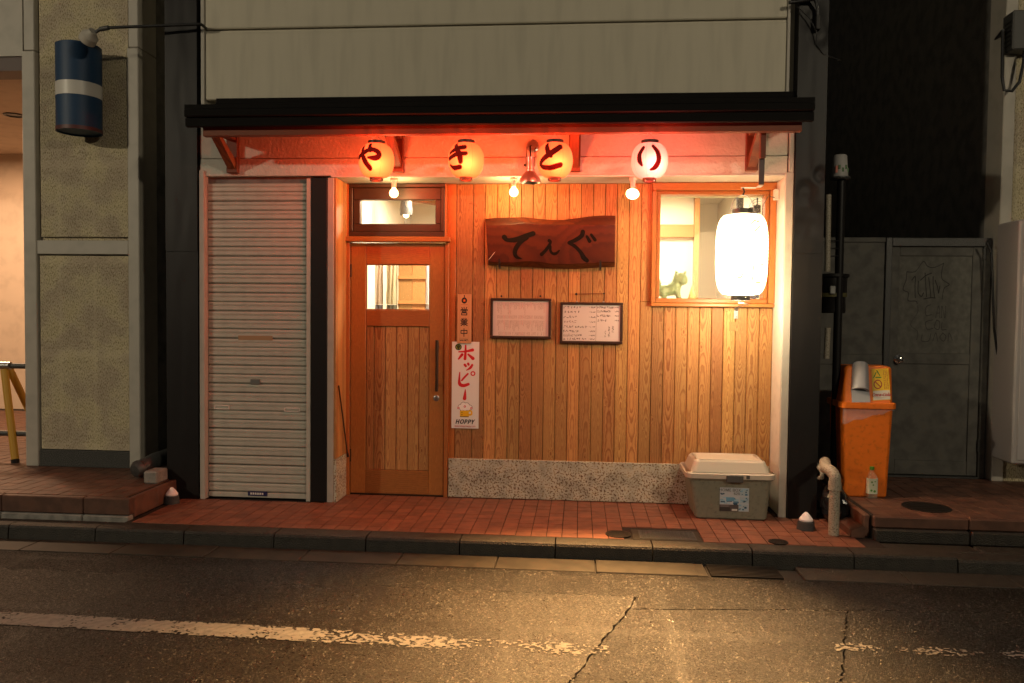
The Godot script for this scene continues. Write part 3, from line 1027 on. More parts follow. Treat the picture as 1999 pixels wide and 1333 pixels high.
func shutter(B: Node3D):
	var S := group_part("shutter", B)
	var x0 := -2.828
	var x1 := -2.052
	part(mb().box(Vector3(SX0 + 0.012, 0.0, -0.05), Vector3(SX0 + 0.052, 2.50, 0.022), 0.004), "guide_rail", M.trim, S)
	part(mb().box(Vector3(-2.05, 0.0, -0.05), Vector3(-2.016, 2.44, -0.002), 0.003), "guide_rail", M.shutter, S)
	part(mb().box(Vector3(x0 - 0.01, 2.40, -0.08), Vector3(-2.016, 2.456, -0.055)), "housing", M.dark_wall, S)
	var pitch := 0.0694
	var y := 2.412
	var prof := [[0.0, 0.0], [0.009, -0.004], [0.0125, -0.010], [0.0125, -0.020], [0.0085, -0.0235], [0.0125, -0.027], [0.0085, -0.0305], [0.0125, -0.034], [0.0120, -0.056], [0.008, -0.062], [0.0, -0.065], [-0.004, -0.0694]]
	var g := mb()
	for k in prof.size() - 1:
		var a := Vector3(x0, prof[k][1], prof[k][0] - 0.045)
		var b := Vector3(x0, prof[k + 1][1], prof[k + 1][0] - 0.045)
		var w := Vector3(x1 - x0, 0, 0)
		g.quad(a, a + w, b + w, b, Vector3(0, 0, 1))
	var mesh := g.done()
	var k := 0
	while y > 0.10:
		var s := part(mesh, "slat", M.shutter, S)
		s.position = Vector3(0, y, rng.randf_range(-0.001, 0.001))
		s.rotation.z = rng.randf_range(-0.0008, 0.0008)
		y -= pitch
		k += 1
	part(mb().box(Vector3(x0, 0.012, -0.065), Vector3(x1, y - 0.002, -0.028), 0.004), "bottom_bar", M.shutter, S)
	part(mb().box(Vector3(x0, 0.0, -0.10), Vector3(x1, 2.45, -0.075)), "backing", M.dark_wall, S)
	var r := rect(484, 959, 522, 968, -0.026)
	part(mb().box(Vector3(r[0], r[1], -0.029), Vector3(r[2], r[3], -0.025), 0.001), "name_plate", mat(lin(0.02, 0.02, 0.09), 0.4), S)
	for q in 6:
		part(mb().box(Vector3(r[0] + 0.02 + q * 0.018, r[1] + 0.010, -0.025), Vector3(r[0] + 0.033 + q * 0.018, r[3] - 0.010, -0.024)), "plate_mark", M.paper, S)
	r = rect(489, 740, 508, 750, -0.03)
	part(mb().box(Vector3(r[0], r[1], -0.033), Vector3(r[2], r[3], -0.024), 0.003), "lock", M.steel, S)
	for a in [[419, 791, 448, 799], [555, 796, 586, 804]]:
		r = rect(a[0], a[1], a[2], a[3], -0.03)
		var p := mb()
		p.box(Vector3(r[0], r[1], -0.033), Vector3(r[0] + 0.008, r[3], -0.026), 0.002).box(Vector3(r[2] - 0.008, r[1], -0.033), Vector3(r[2], r[3], -0.026), 0.002)
		p.box(Vector3(r[0] + 0.009, r[1], -0.033), Vector3(r[2] - 0.009, r[1] + 0.007, -0.026), 0.002).box(Vector3(r[0] + 0.009, r[3] - 0.007, -0.033), Vector3(r[2] - 0.009, r[3], -0.026), 0.002)
		part(p, "finger_pull", M.paper, S)
	r = rect(465, 655, 532, 664, -0.03)
	part(mb().box(Vector3(r[0], r[1], -0.034), Vector3(r[2], r[3], -0.0315), 0.001), "old_tape", mat(lin(0.38, 0.24, 0.13), 0.8), S)
func front_wall(B: Node3D):
	# backing of the recess with real openings
	var W := group_part("front_wall", B)
	var zb := -0.40
	var zf := -0.322
	for b in [[-1.86, -1.82, 0.0, 2.60], [-1.82, -1.03, 2.40, 2.60], [-1.03, 0.585, 0.0, 2.60], [0.585, 1.50, 0.0, 1.555], [1.385, 1.50, 1.555, 2.60], [0.585, 1.385, 2.372, 2.60]]:
		part(mb().box(Vector3(b[0], b[2], zb), Vector3(b[1], b[3], zf)), "wall_panel", M.plaster, W)
	var P := group_part("plank_wall", B)
	# joints read from the photograph, at the height of the menus
	var joints := [869.0, 889.5, 922.0]
	var jx := 945.0
	while jx < 1500:
		joints.append(jx)
		jx += 23.35
	joints.append(1512.5)
	var wl := Q(1272, 480, -0.3).x
	for k in joints.size() - 1:
		var x0 := Q(joints[k], 640, -0.3).x
		var x1 := Q(joints[k + 1], 640, -0.3).x
		if k == joints.size() - 2:
			x1 = SX1 - 0.001
		var hi := TOP - 0.001
		if x1 > wl and x0 < wl - 0.03:
			plank(Vector3(x0 + 0.0018, 1.548, -0.320), Vector3(wl - 0.001, hi, -0.3003), "plank", M.wood, P, -1, false, 0.004)
			hi = 1.546
		elif x0 > wl - 0.03:
			hi = Q(1390, 600, -0.3).y - 0.002
		plank(Vector3(x0 + 0.0018, 0.02, -0.320), Vector3(x1 - 0.0018, hi, -0.300 + rng.randf_range(-0.001, 0.001)), "plank", M.wood if k > 0 else M.frame_wood, P, -1 if k > 0 else 12, false, 0.004)
	var dark := mat(lin(0.05, 0.022, 0.01), 0.8)
	part(mb().box(Vector3(-1.035, 0.0, -0.3215), Vector3(wl, TOP, -0.3205)), "backing", dark, P)
	part(mb().box(Vector3(wl + 0.001, 0.0, -0.3215), Vector3(SX1 - 0.001, 1.54, -0.3205)), "backing", dark, P)
	part(mb().box(Vector3(Q(875, 930, -0.29).x, 0.004, -0.298), Vector3(SX1 - 0.002, 0.309, -0.284), 0.003), "skirting_plate", M.mottled, B)
func door(B: Node3D):
	var D := group_part("door", B)
	var z := -0.292
	var y0 := 0.012
	var y1 := 1.985
	var xl := Q(685, 700, z).x
	var xr := Q(867, 700, z).x
	var a := Q(714, 700, z).x
	var b := Q(838, 700, z).x
	var yg1 := Q(775, 516, z).y
	var yg0 := Q(775, 605, z).y
	var ym := Q(775, 637, z).y
	var yb := Q(775, 918, z).y
	# jambs
	plank(Vector3(xl - 0.052, 0.0, -0.36), Vector3(xl - 0.004, 2.03, -0.262), "jamb", M.door_wood, D, 12)
	plank(Vector3(xr + 0.004, 0.0, -0.36), Vector3(xr + 0.034, 2.03, -0.275), "jamb", M.door_wood, D, 13)
	part(mb().box(Vector3(xl - 0.05, 0.0, -0.36), Vector3(xr + 0.03, 0.010, -0.30)), "sill", M.brown_frame, D)
	plank(Vector3(xl, y0, -0.332), Vector3(a, y1, z), "stile", M.door_wood, D, 14)
	plank(Vector3(b, y0, -0.332), Vector3(xr, y1, z), "stile", M.door_wood, D, 15)
	plank(Vector3(a + 0.001, yg1, -0.332), Vector3(b - 0.001, y1, z), "rail", M.door_wood, D, 12, true)
	plank(Vector3(a + 0.001, ym, -0.332), Vector3(b - 0.001, yg0, z), "rail", M.door_wood, D, 13, true)
	plank(Vector3(a + 0.001, y0, -0.332), Vector3(b - 0.001, yb, z), "rail", M.door_wood, D, 11, true)
	var nb := 5.6
	for k in 6:
		var x0 := a + 0.001 + (b - a - 0.002) * clampf((k - 0.3) / nb, 0, 1)
		var x1 := a + 0.001 + (b - a - 0.002) * clampf((k + 0.7) / nb, 0, 1)
		plank(Vector3(x0 + 0.0015, yb + 0.001, -0.322), Vector3(x1 - 0.0015, ym - 0.001, z - 0.009), "plank", M.wood, D, -1, false, 0.004)
	part(mb().box(Vector3(a, yb, -0.331), Vector3(b, ym, -0.3235)), "backing", M.brown_frame, D)
	pane([a, yg0, b, yg1], -0.313, D)
	var bead := mb()
	for q in [[a, yg0, b, yg0 + 0.008], [a, yg1 - 0.008, b, yg1], [a, yg0 + 0.0085, a + 0.008, yg1 - 0.0085], [b - 0.008, yg0 + 0.0085, b, yg1 - 0.0085]]:
		bead.box(Vector3(q[0] + 0.0005, q[1] + 0.0005, -0.3105), Vector3(q[2] - 0.0005, q[3] - 0.0005, -0.298), 0.002)
	part(bead, "glazing_bead", M.door_wood, D)
	# handle bar on two studs, lock, hinges
	var hx := Q(853, 700, z + 0.05).x
	var hy0 := Q(853, 764, z + 0.05).y
	var hy1 := Q(853, 664, z + 0.05).y
	var H := part(mb().tube([Vector3(hx, hy0, z + 0.05), Vector3(hx, hy1, z + 0.05)], 0.013, 10), "handle", M.bronze, D)
	H.rotation.y = 0
	for yy in [hy0 + 0.05, hy1 - 0.05]:
		part(mb().tube([Vector3(hx, yy, z - 0.002), Vector3(hx, yy, z + 0.045)], 0.008, 8), "handle_stud", M.bronze, D)
	var lk := Q(852, 777, z)
	part(mb().lathe(Vector3(lk.x, lk.y, z - 0.002), [Vector2(0.024, 0), Vector2(0.024, 0.006), Vector2(0.018, 0.010), Vector2(0.012, 0.010), Vector2(0.011, 0.016), Vector2(0, 0.016)], 18, Vector3.BACK), "lock", M.steel, D)
	for hyp in [528.0, 888.0]:
		var h := Q(684, hyp, z)
		part(mb().lathe(Vector3(xl - 0.002, h.y - 0.05, z + 0.004), [Vector2(0.0, 0), Vector2(0.008, 0), Vector2(0.008, 0.1), Vector2(0, 0.1)], 10), "hinge", M.bronze, D)
	# transom light above
	var T := group_part("transom_window", B)
	var zt := -0.268
	plank(Vector3(-1.838, 1.992, -0.36), Vector3(Q(879, 470, zt).x, 2.03, -0.235), "ledge", M.door_wood, T, 11, true)
	var o := rect(681, 366, 868, 466, zt)
	var i := rect(703, 390, 850, 437, zt - 0.02)
	o[3] = TOP - 0.003
	o[1] = 2.032
	plank(Vector3(-1.838, 2.031, -0.36), Vector3(o[0] - 0.001, TOP - 0.001, zt - 0.004), "side_board", M.door_wood, T, 12)
	plank(Vector3(o[2] + 0.001, 2.031, -0.36), Vector3(Q(870, 420, zt).x + 0.004, TOP - 0.001, zt - 0.004), "side_board", M.door_wood, T, 12)
	var f1 := 0.030
	for q in [[o[0], o[1], o[2], o[1] + f1 * 1.3], [o[0], o[3] - f1, o[2], o[3]], [o[0], o[1] + f1 * 1.3 + 0.001, o[0] + f1, o[3] - f1 - 0.001], [o[2] - f1, o[1] + f1 * 1.3 + 0.001, o[2], o[3] - f1 - 0.001]]:
		part(mb().box(Vector3(q[0], q[1], -0.36), Vector3(q[2], q[3], zt), 0.004), "frame", M.brown_frame, T)
	for q in [[o[0] + f1 + 0.001, o[1] + f1 * 1.3 + 0.001, o[2] - f1 - 0.001, i[1]], [o[0] + f1 + 0.001, i[3], o[2] - f1 - 0.001, o[3] - f1 - 0.001], [o[0] + f1 + 0.001, i[1] + 0.001, i[0], i[3] - 0.001], [i[2], i[1] + 0.001, o[2] - f1 - 0.001, i[3] - 0.001]]:
		part(mb().box(Vector3(q[0], q[1], -0.345), Vector3(q[2], q[3], zt - 0.016), 0.004), "sash", M.brown_frame, T)
	pane(i, -0.315, T)
func pane(i: Array, z: float, W: Node3D):
	var g := mb()
	g.quad(Vector3(i[0] - 0.003, i[1] - 0.003, z), Vector3(i[2] + 0.003, i[1] - 0.003, z), Vector3(i[2] + 0.003, i[3] + 0.003, z), Vector3(i[0] - 0.003, i[3] + 0.003, z), Vector3.BACK)
	part(g, "pane", M.glass, W)
func window(B: Node3D):
	var W := group_part("window", B)
	var z := -0.262
	var o := rect(1272, 361, 1514, 599, z)
	o[3] = TOP - 0.002
	o[2] = SX1 - 0.001
	var m := rect(1281, 371, 1502, 592, z)
	var i := rect(1288, 380, 1491, 583, -0.30)
	for q in [[o[0], o[1], o[2], m[1], true], [o[0], m[3], o[2], o[3], true], [o[0], m[1] + 0.001, m[0], m[3] - 0.001, false], [m[2], m[1] + 0.001, o[2], m[3] - 0.001, false]]:
		plank(Vector3(q[0], q[1], -0.36), Vector3(q[2], q[3], z), "frame", M.frame_wood, W, 12, q[4], 0.005)
	for q in [[m[0] + 0.001, m[1] + 0.001, m[2] - 0.001, i[1], true], [m[0] + 0.001, i[3], m[2] - 0.001, m[3] - 0.001, true], [m[0] + 0.001, i[1] + 0.001, i[0], i[3] - 0.001, false], [i[2], i[1] + 0.001, m[2] - 0.001, i[3] - 0.001, false]]:
		plank(Vector3(q[0], q[1], -0.40), Vector3(q[2], q[3], z - 0.022), "sash", M.frame_wood, W, 13, q[4], 0.005)
	pane(i, -0.315, W)

# ---------------------------------------------------------------- stucco building with the passage, at the left
func left_building():
	var z := -0.32
	var h := 0.145
	var o := Vector3(-4.1, h, z)
	var B := thing("stucco_building", "building with rough cream stucco pier in pale metal trims beside an open lit passage", "building", o)
	var xa := Q(46, 500, z).x
	var xb := Q(71, 500, z).x
	var xc := Q(250, 500, z).x
	var xd := Q(272, 500, z).x
	var ya := Q(160, 469, z).y
	var yb := Q(160, 496, z).y
	var yc := Q(160, 880, z).y
	part(mb().box(Vector3(xa, h, -0.60), Vector3(xb, Q(58, 98, z).y - 0.004, z), 0.006), "trim", M.trim, B)
	part(mb().box(Vector3(xa + 0.02, Q(58, 98, z).y, -0.60), Vector3(xb, 7.5, z), 0.006), "trim", M.trim, B)
	part(mb().box(Vector3(xc, h, -0.60), Vector3(xd, Q(260, 92, z).y - 0.004, z), 0.006), "trim", M.trim, B)
	part(mb().box(Vector3(xc + 0.012, Q(260, 92, z).y, -0.60), Vector3(xd, 7.5, z), 0.006), "trim", M.trim, B)
	part(mb().box(Vector3(xb + 0.002, yb, -0.60), Vector3(xc - 0.002, ya, z - 0.006), 0.004), "trim", M.trim, B)
	part(mb().box(Vector3(xb + 0.03, ya + 0.03, -0.60), Vector3(xc - 0.002, 7.5, z - 0.022)), "stucco_panel", M.stucco, B)
	part(mb().box(Vector3(xb + 0.02, ya + 0.001, -0.60), Vector3(xc - 0.002, ya + 0.029, z - 0.05)), "recess_strip", M.stucco, B)
	part(mb().box(Vector3(xb + 0.012, yc + 0.006, -0.60), Vector3(xc - 0.008, yb - 0.012, z - 0.026)), "stucco_panel", M.stucco, B)
	part(mb().box(Vector3(xb + 0.004, h, -0.60), Vector3(xc - 0.004, yc, z - 0.012), 0.004), "base_board", M.base_grey, B)
	part(mb().box(Vector3(xa + 0.01, h, -3.8), Vector3(xd - 0.004, 7.5, -0.605)), "side_wall", M.dark_wall, B)
	# passage
	var lt := Q(20, 108, z).y
	var lb := Q(20, 135, z).y
	var warm := tri_tex(mat(lin(0.58, 0.47, 0.36), 0.85), M.siding.albedo_texture, 0.7)
	part(mb().box(Vector3(-9.0, lt, -0.60), Vector3(xa - 0.002, 7.5, z - 0.02)), "fascia", M.trim, B)
	part(mb().box(Vector3(-9.0, lb, -0.60), Vector3(xa - 0.002, lt - 0.002, z - 0.04)), "lintel", mat(lin(0.12, 0.085, 0.075), 0.6), B)
	part(mb().box(Vector3(-9.0, lb + 0.02, -3.8), Vector3(xa + 0.005, lb + 0.1, -0.605)), "ceiling", warm, B)
	part(mb().box(Vector3(-9.0, h, -3.9), Vector3(xa + 0.005, lb + 0.1, -3.8)), "back_wall", warm, B)
	part(mb().box(Vector3(-9.1, h, -3.8), Vector3(-9.0, lb + 0.1, -0.3)), "passage_wall", warm, B)
	part(mb().box(Vector3(xa - 0.03, h, -3.8), Vector3(xa + 0.008, lb + 0.02, -0.605)), "passage_wall", warm, B)
	var dl := ray(28, 224)
	var dp := EYE + dl * ((lb + 0.02 - EYE.y) / dl.y)
	var d := thing("downlight", "dark unlit round downlight in the passage ceiling", "ceiling light", dp)
	part(mb().lathe(dp + Vector3(0, 0.0, 0), [Vector2(0.0, -0.003), Vector2(0.075, -0.003), Vector2(0.075, -0.012), Vector2(0.095, -0.012), Vector2(0.10, -0.001)], 24), "rim", M.black, d)
	var lw := Color(1.0, 0.80, 0.62)
	var p := Vector3(-6.9, lb + 0.018, -2.2)
	var c := thing("ceiling_lamp", "warm square lamp on the ceiling of the lit passage", "ceiling light", p)
	part(mb().box(p + Vector3(-0.3, -0.06, -0.3), p + Vector3(0.3, 0, 0.3), 0.01), "case", M.white_paint, c)
	part(mb().box(p + Vector3(-0.27, -0.066, -0.27), p + Vector3(0.27, -0.061, 0.27)), "diffuser", glow(lw, 2.0), c)
	var al := AreaLight3D.new()
	al.name = "light"
	al.area_size = Vector2(0.54, 0.54)
	al.light_color = lw
	al.light_energy = 13.0
	al.area_range = 20.0
	al.shadow_enabled = true
	c.add_child(al)
	al.position = Vector3(0, -0.075, 0)
	al.rotation.x = -PI / 2
	# barrier of grey pipes on a yellow leg
	var f := G(30, 903, h)
	var r := thing("pipe_barrier", "barrier of grey pipes on a yellow A-shaped leg in the passage mouth", "barrier", f)
	var tp := Q(12, 716, f.z - 0.12)
	part(mb().tube([Vector3(f.x, h + 0.03, f.z), tp + Vector3(0, -0.02, 0.02)], 0.03, 12), "leg", M.yellow, r)
	part(mb().tube([Vector3(f.x + 0.06, h + 0.03, f.z - 0.34), tp + Vector3(0.01, -0.02, -0.03)], 0.03, 12), "leg", M.yellow, r)
	part(mb().tube([Vector3(f.x, h, f.z), Vector3(f.x, h + 0.03, f.z)], 0.032, 12), "foot", M.black_plastic, r)
	part(mb().tube([Vector3(f.x + 0.06, h, f.z - 0.34), Vector3(f.x + 0.06, h + 0.03, f.z - 0.34)], 0.032, 12), "foot", M.black_plastic, r)
	part(mb().tube([Vector3(-6.8, tp.y + 0.01, tp.z), Vector3(xa - 0.035, tp.y + 0.01, tp.z)], 0.024, 12), "pipe", M.grey_metal, r)
	var ly := Q(12, 843, tp.z).y
	part(mb().tube([Vector3(-6.8, ly, tp.z + 0.06), Vector3(xa - 0.035, ly, tp.z + 0.06)], 0.024, 12), "pipe", M.grey_metal, r)
	part(mb().tube([tp + Vector3(-0.05, 0.012, 0.01), tp + Vector3(0.05, 0.012, 0.01)], 0.033, 10), "clamp", M.steel, r)
	# blue round sign
	var s := Q(153, 165, -0.145)
	var y0 := Q(153, 250, 0.0).y
	var y1 := Q(153, 78, 0.0).y
	var rr := 0.163
	var g := thing("cylinder_sign", "dark blue cylinder sign with a white stripe on the stucco pier", "sign", Vector3(s.x, y0, -0.145))
	var base := Vector3(s.x, y0, -0.155)
	var hh := y1 - y0
	part(mb().lathe(base, [Vector2(0, 0.012), Vector2(rr - 0.01, 0.012), Vector2(rr - 0.008, 0), Vector2(rr, 0), Vector2(rr, hh), Vector2(rr - 0.01, hh + 0.006), Vector2(0, hh + 0.006)], 40), "drum", M.blue, g)
	var b0 := (y1 - Q(153, 182, 0.0).y)
	var b1 := (y1 - Q(153, 155, 0.0).y)
	part(mb().lathe(base, [Vector2(rr, hh - b0), Vector2(rr + 0.002, hh - b0), Vector2(rr + 0.002, hh - b1), Vector2(rr, hh - b1)], 40), "stripe", M.stripe, g)
	part(mb().lathe(base, [Vector2(rr, 0.0), Vector2(rr + 0.003, 0.0), Vector2(rr + 0.003, 0.028), Vector2(rr, 0.028)], 40), "rim", mat(lin(0.10, 0.03, 0.03), 0.5), g)
	part(mb().box(Vector3(s.x - 0.03, y0 + 0.2, z - 0.024), Vector3(s.x + 0.03, y0 + 0.5, -0.155 - rr + 0.01)), "mount", M.black, g)
	# spotlight on a long arm above it
	var a0 := Q(392, 47, 0.10)
	var a1 := Q(212, 54, 0.16)
	var a2 := Q(196, 57, 0.16)
	var sp := thing("sign_spotlight", "grey unlit spotlight on a thin black arm above the blue cylinder sign", "spotlight", a0)
	part(mb().tube([a0 + Vector3(0, 0, -0.085), a0, a0.lerp(a1, 0.03), a1], 0.011, 10), "arm", M.black, sp)
	part(mb().tube([a1, a2], 0.017, 12), "joint", M.grey_metal, sp)
	var hd := Q(176, 70, 0.16)
	var dir := (Q(163, 90, 0.12) - hd).normalized()
	part(mb().tube([a2, hd], 0.012, 8), "yoke", M.grey_metal, sp)
	part(mb().lathe(hd - dir * 0.05, [Vector2(0, 0), Vector2(0.03, 0), Vector2(0.035, 0.02), Vector2(0.06, 0.05), Vector2(0.062, 0.10), Vector2(0.056, 0.10), Vector2(0.052, 0.085), Vector2(0, 0.085)], 20, dir), "lamp_head", M.trim, sp)
	# narrow gap between the buildings
	part(mb().box(Vector3(xd, 0, -1.3), Vector3(-3.13, 7.5, -1.2)), "gap_wall", M.dark_wall, B)
	var bq := G(303, 952, 0.0)
	bq = Vector3(-2.98, 0.0, 0.16)
	var blk := Vector3(Q(303, 940, 0.13).x, 0.145, 0.13)
	var st := thing("stone_block", "small grey stone block at the edge of the step below a capped pipe", "block", blk)
	part(mb().box(blk + Vector3(-0.055, 0, -0.09), blk + Vector3(0.055, 0.095, 0.07), 0.012), "block", M.concrete, st)
	var pp := Q(290, 925, 0.0)
	var pc := thing("drain_pipe", "stub of grey drain pipe with rounded cap in the gap between the buildings", "pipe", Vector3(pp.x, 0.145, -0.1))
	part(mb().tube([Vector3(pp.x - 0.05, 0.225, 0.03), Vector3(pp.x, 0.265, -0.10), Vector3(pp.x + 0.09, 0.29, -0.40)], 0.062, 16), "pipe", M.grey_metal, pc)
	part(mb().lathe(Vector3(pp.x - 0.05, 0.225, 0.03), [Vector2(0.062, -0.01), Vector2(0.07, 0.0), Vector2(0.07, 0.02), Vector2(0.05, 0.05), Vector2(0, 0.06)], 18, Vector3(-0.35, -0.28, 0.9)), "cap", M.grey_metal, pc)

# ---------------------------------------------------------------- alley at the right
func alley():
	var z := -0.84
	var h := 0.15
	var o := Vector3(2.5, h, z)
	var W := thing("partition_wall", "grey sheet-metal partition closing the alley, left of the scribbled door", "wall", o)
	var xl := 1.70
	var x1 := Q(1726, 600, z).x
	var x2 := Q(1738, 600, z).x
	var x3 := Q(1917, 600, z).x
	var x4 := Q(1931, 600, z).x
	var yt := Q(1830, 471, z).y
	var yt2 := Q(1830, 481, z).y
	var yr0 := Q(1690, 712, z).y
	var yr1 := Q(1690, 692, z).y
	part(mb().box(Vector3(xl, yr1 + 0.002, z - 0.03), Vector3(x1 - 0.002, yt - 0.01, z - 0.012)), "panel", M.panel_grey, W)
	part(mb().box(Vector3(xl, h, z - 0.03), Vector3(x1 - 0.002, yr0 - 0.002, z - 0.014)), "panel", M.panel_grey, W)
	part(mb().box(Vector3(xl, yr0, z - 0.03), Vector3(x1 - 0.002, yr1, z - 0.006), 0.003), "rail", M.panel_grey, W)
	part(mb().box(Vector3(xl, yt - 0.008, z - 0.05), Vector3(x1 - 0.002, yt + 0.03, z), 0.003), "rail", M.panel_grey, W)
	part(mb().box(Vector3(x1, h, z - 0.06), Vector3(x2, yt + 0.03, z + 0.01), 0.004), "post", M.grey_metal, W)
	part(mb().box(Vector3(x2 + 0.001, yt2, z - 0.06), Vector3(x4, yt + 0.028, z + 0.008), 0.004), "head_rail", M.grey_metal, W)
	part(mb().box(Vector3(x3 + 0.004, h, z - 0.06), Vector3(x4, yt2 - 0.001, z + 0.006), 0.004), "post", M.panel_grey, W)
	part(mb().box(Vector3(x2 + 0.001, h, z - 0.06), Vector3(x3 + 0.003, h + 0.015, z + 0.02), 0.003), "threshold", M.grey_metal, W)
	var D := group_part("door", W)
	var da := x2 + 0.004
	var db := x3
	var ym0 := Q(1830, 711, z).y
	var ym1 := Q(1830, 690, z).y
	var yk := Q(1830, 900, z).y
	var zz := z - 0.012
	for q in [[da, h + 0.02, da + 0.065, yt2 - 0.004], [db - 0.075, h + 0.02, db, yt2 - 0.004]]:
		part(mb().box(Vector3(q[0], q[1], z - 0.05), Vector3(q[2], q[3], zz), 0.003), "stile", M.panel_grey, D)
	for q in [[ym0, ym1], [h + 0.02, yk], [yt2 - 0.075, yt2 - 0.004]]:
		part(mb().box(Vector3(da + 0.066, q[0], z - 0.05), Vector3(db - 0.076, q[1], zz - 0.002), 0.003), "rail", M.panel_grey, D)
	part(mb().box(Vector3(da + 0.067, yk + 0.001, z - 0.045), Vector3(db - 0.077, ym0 - 0.001, zz - 0.012)), "panel", M.panel_grey, D)
	# upper door panel with the pen scribble
	var im := Image.create(400, 460, false, Image.FORMAT_RGB8)
	im.fill(Color(0.42, 0.41, 0.385))
	var fn := noise(FastNoiseLite.TYPE_SIMPLEX, 0.02, 4, 5)
	for j in 460:
		for i in 400:
			var s := 0.40 + 0.05 * fn.get_noise_2d(i, j)
			im.set_pixel(i, j, Color(s, s * 0.985, s * 0.93))
	var pen := Color(0.17, 0.165, 0.16)
	var faint := Color(0.25, 0.245, 0.235)
	var mp := func(q): return [(q[0] - 700) * 400.0 / 670.0, (q[1] - 215) * 460.0 / 830.0, q[2] * 1.25]
	for st in [[[770, 350, 1.6], [850, 345, 1.6], [920, 262, 1.6], [960, 300, 1.6], [1020, 312, 1.6], [1110, 275, 1.6]], [[1110, 275, 1.6], [1095, 340, 1.6], [1100, 410, 1.6], [1165, 455, 1.6], [1120, 490, 1.6], [1105, 580, 1.6]], [[770, 350, 1.6], [765, 420, 1.6], [740, 500, 1.6], [790, 530, 1.6], [790, 595, 1.6], [860, 600, 1.6], [875, 620, 1.6]],
		[[820, 420, 2], [850, 390, 2], [850, 470, 2], [855, 570, 2]], [[880, 430, 2], [880, 520, 2], [910, 560, 2], [930, 530, 2]], [[940, 360, 2], [950, 470, 2], [960, 560, 2]], [[900, 420, 2], [950, 380, 2], [1000, 360, 2]], [[975, 400, 2], [990, 490, 2], [1000, 570, 2]], [[1015, 390, 2], [1020, 480, 2], [1035, 565, 2]], [[1035, 420, 2], [1060, 480, 2], [1070, 530, 2], [1080, 470, 2]], [[935, 580, 2], [1000, 570, 2], [1040, 572, 2]]]:
		ink(im, st, pen, mp, 14)
	for st in [[[1000, 630, 1.6], [960, 650, 1.6], [960, 720, 1.6], [1010, 715, 1.6]], [[1050, 740, 1.6], [1075, 640, 1.6], [1090, 740, 1.6]], [[1060, 700, 1.6], [1085, 700, 1.6]], [[1105, 740, 1.6], [1105, 640, 1.6], [1135, 740, 1.6], [1140, 640, 1.6]], [[1020, 760, 1.6], [960, 780, 1.6], [975, 840, 1.6], [1030, 830, 1.6]], [[1060, 760, 1.6], [1040, 820, 1.6], [1080, 840, 1.6], [1090, 780, 1.6], [1060, 760, 1.6]], [[1110, 780, 1.6], [1110, 840, 1.6], [1150, 840, 1.6]], [[930, 890, 1.6], [925, 940, 1.6], [990, 940, 1.6], [1010, 880, 1.6]], [[1030, 940, 1.6], [1055, 870, 1.6], [1075, 940, 1.6]], [[1120, 870, 1.6], [1095, 910, 1.6], [1130, 940, 1.6], [1150, 900, 1.6], [1120, 870, 1.6]], [[1170, 940, 1.6], [1180, 870, 1.6], [1210, 930, 1.6]], [[880, 640, 1.4], [880, 700, 1.4], [820, 800, 1.4], [885, 860, 1.4], [880, 930, 1.4]]]:
		ink(im, st, faint, mp, 14)
	var pm := mat(lin(0.95, 0.95, 0.92), 0.75)
	pm.albedo_texture = ImageTexture.create_from_image(im)
	var g := mb()
	var pz := zz - 0.012
	g.sheet(Vector3(da + 0.067, yt2 - 0.076, pz), Vector3(db - 0.077, yt2 - 0.076, pz), Vector3(db - 0.077, ym1 + 0.001, pz), Vector3(da + 0.067, ym1 + 0.001, pz), Vector3.BACK)
	g.quad(Vector3(da + 0.067, ym1 + 0.001, pz - 0.03), Vector3(db - 0.077, ym1 + 0.001, pz - 0.03), Vector3(db - 0.077, yt2 - 0.076, pz - 0.03), Vector3(da + 0.067, yt2 - 0.076, pz - 0.03), Vector3.FORWARD)
	part(g, "panel", pm, D, "upper door panel scribbled with dark pen lettering")
	var kn := Q(1754, 701, z)
	part(mb().lathe(Vector3(kn.x, kn.y, zz), [Vector2(0.036, 0), Vector2(0.036, 0.006), Vector2(0.022, 0.012), Vector2(0.012, 0.016), Vector2(0.012, 0.035), Vector2(0.022, 0.042), Vector2(0.026, 0.052), Vector2(0.023, 0.064), Vector2(0.010, 0.070), Vector2(0, 0.070)], 24, Vector3.BACK), "knob", M.chrome, D)
	for hy in [495.0, 870.0]:
		var q := Q(1921, hy, z)
		part(mb().box(Vector3(x3 - 0.005, q.y - 0.05, z - 0.01), Vector3(x3 + 0.012, q.y + 0.05, z + 0.012), 0.003), "hinge", M.grey_metal, D)
	# building on the far side of the alley
	var bo := Vector3(3.6, h, -0.75)
	var A := thing("alley_building", "building right of the alley with pale metal trim and stucco wall", "building", bo)
	var zr := -0.75
	var xp := Q(1943, 700, zr).x
	var xq := Q(1966, 700, zr).x
	part(mb().box(Vector3(xp, h, -1.0), Vector3(xq, 7.5, zr), 0.006), "trim", M.trim, A)
	part(mb().box(Vector3(xq + 0.002, h, -1.0), Vector3(9.0, 7.5, zr - 0.03)), "stucco_wall", M.stucco, A)
	part(mb().box(Vector3(xp + 0.01, h, -18.0), Vector3(9.0, 7.5, -1.005)), "side_wall", M.dark_wall, A)
	part(mb().box(Vector3(1.62, h, -18.2), Vector3(xp + 0.01, 7.5, -18.0)), "alley_end_wall", M.dark_wall, A)
	# white cabinet on its wall
	var c0 := Q(1975, 428, -0.45)
	var c1 := Q(1975, 906, -0.45)
	var cab := thing("wall_cabinet", "pale grey cabinet hung on the stucco wall right of the alley", "cabinet", Vector3(c0.x, c1.y, -0.45))
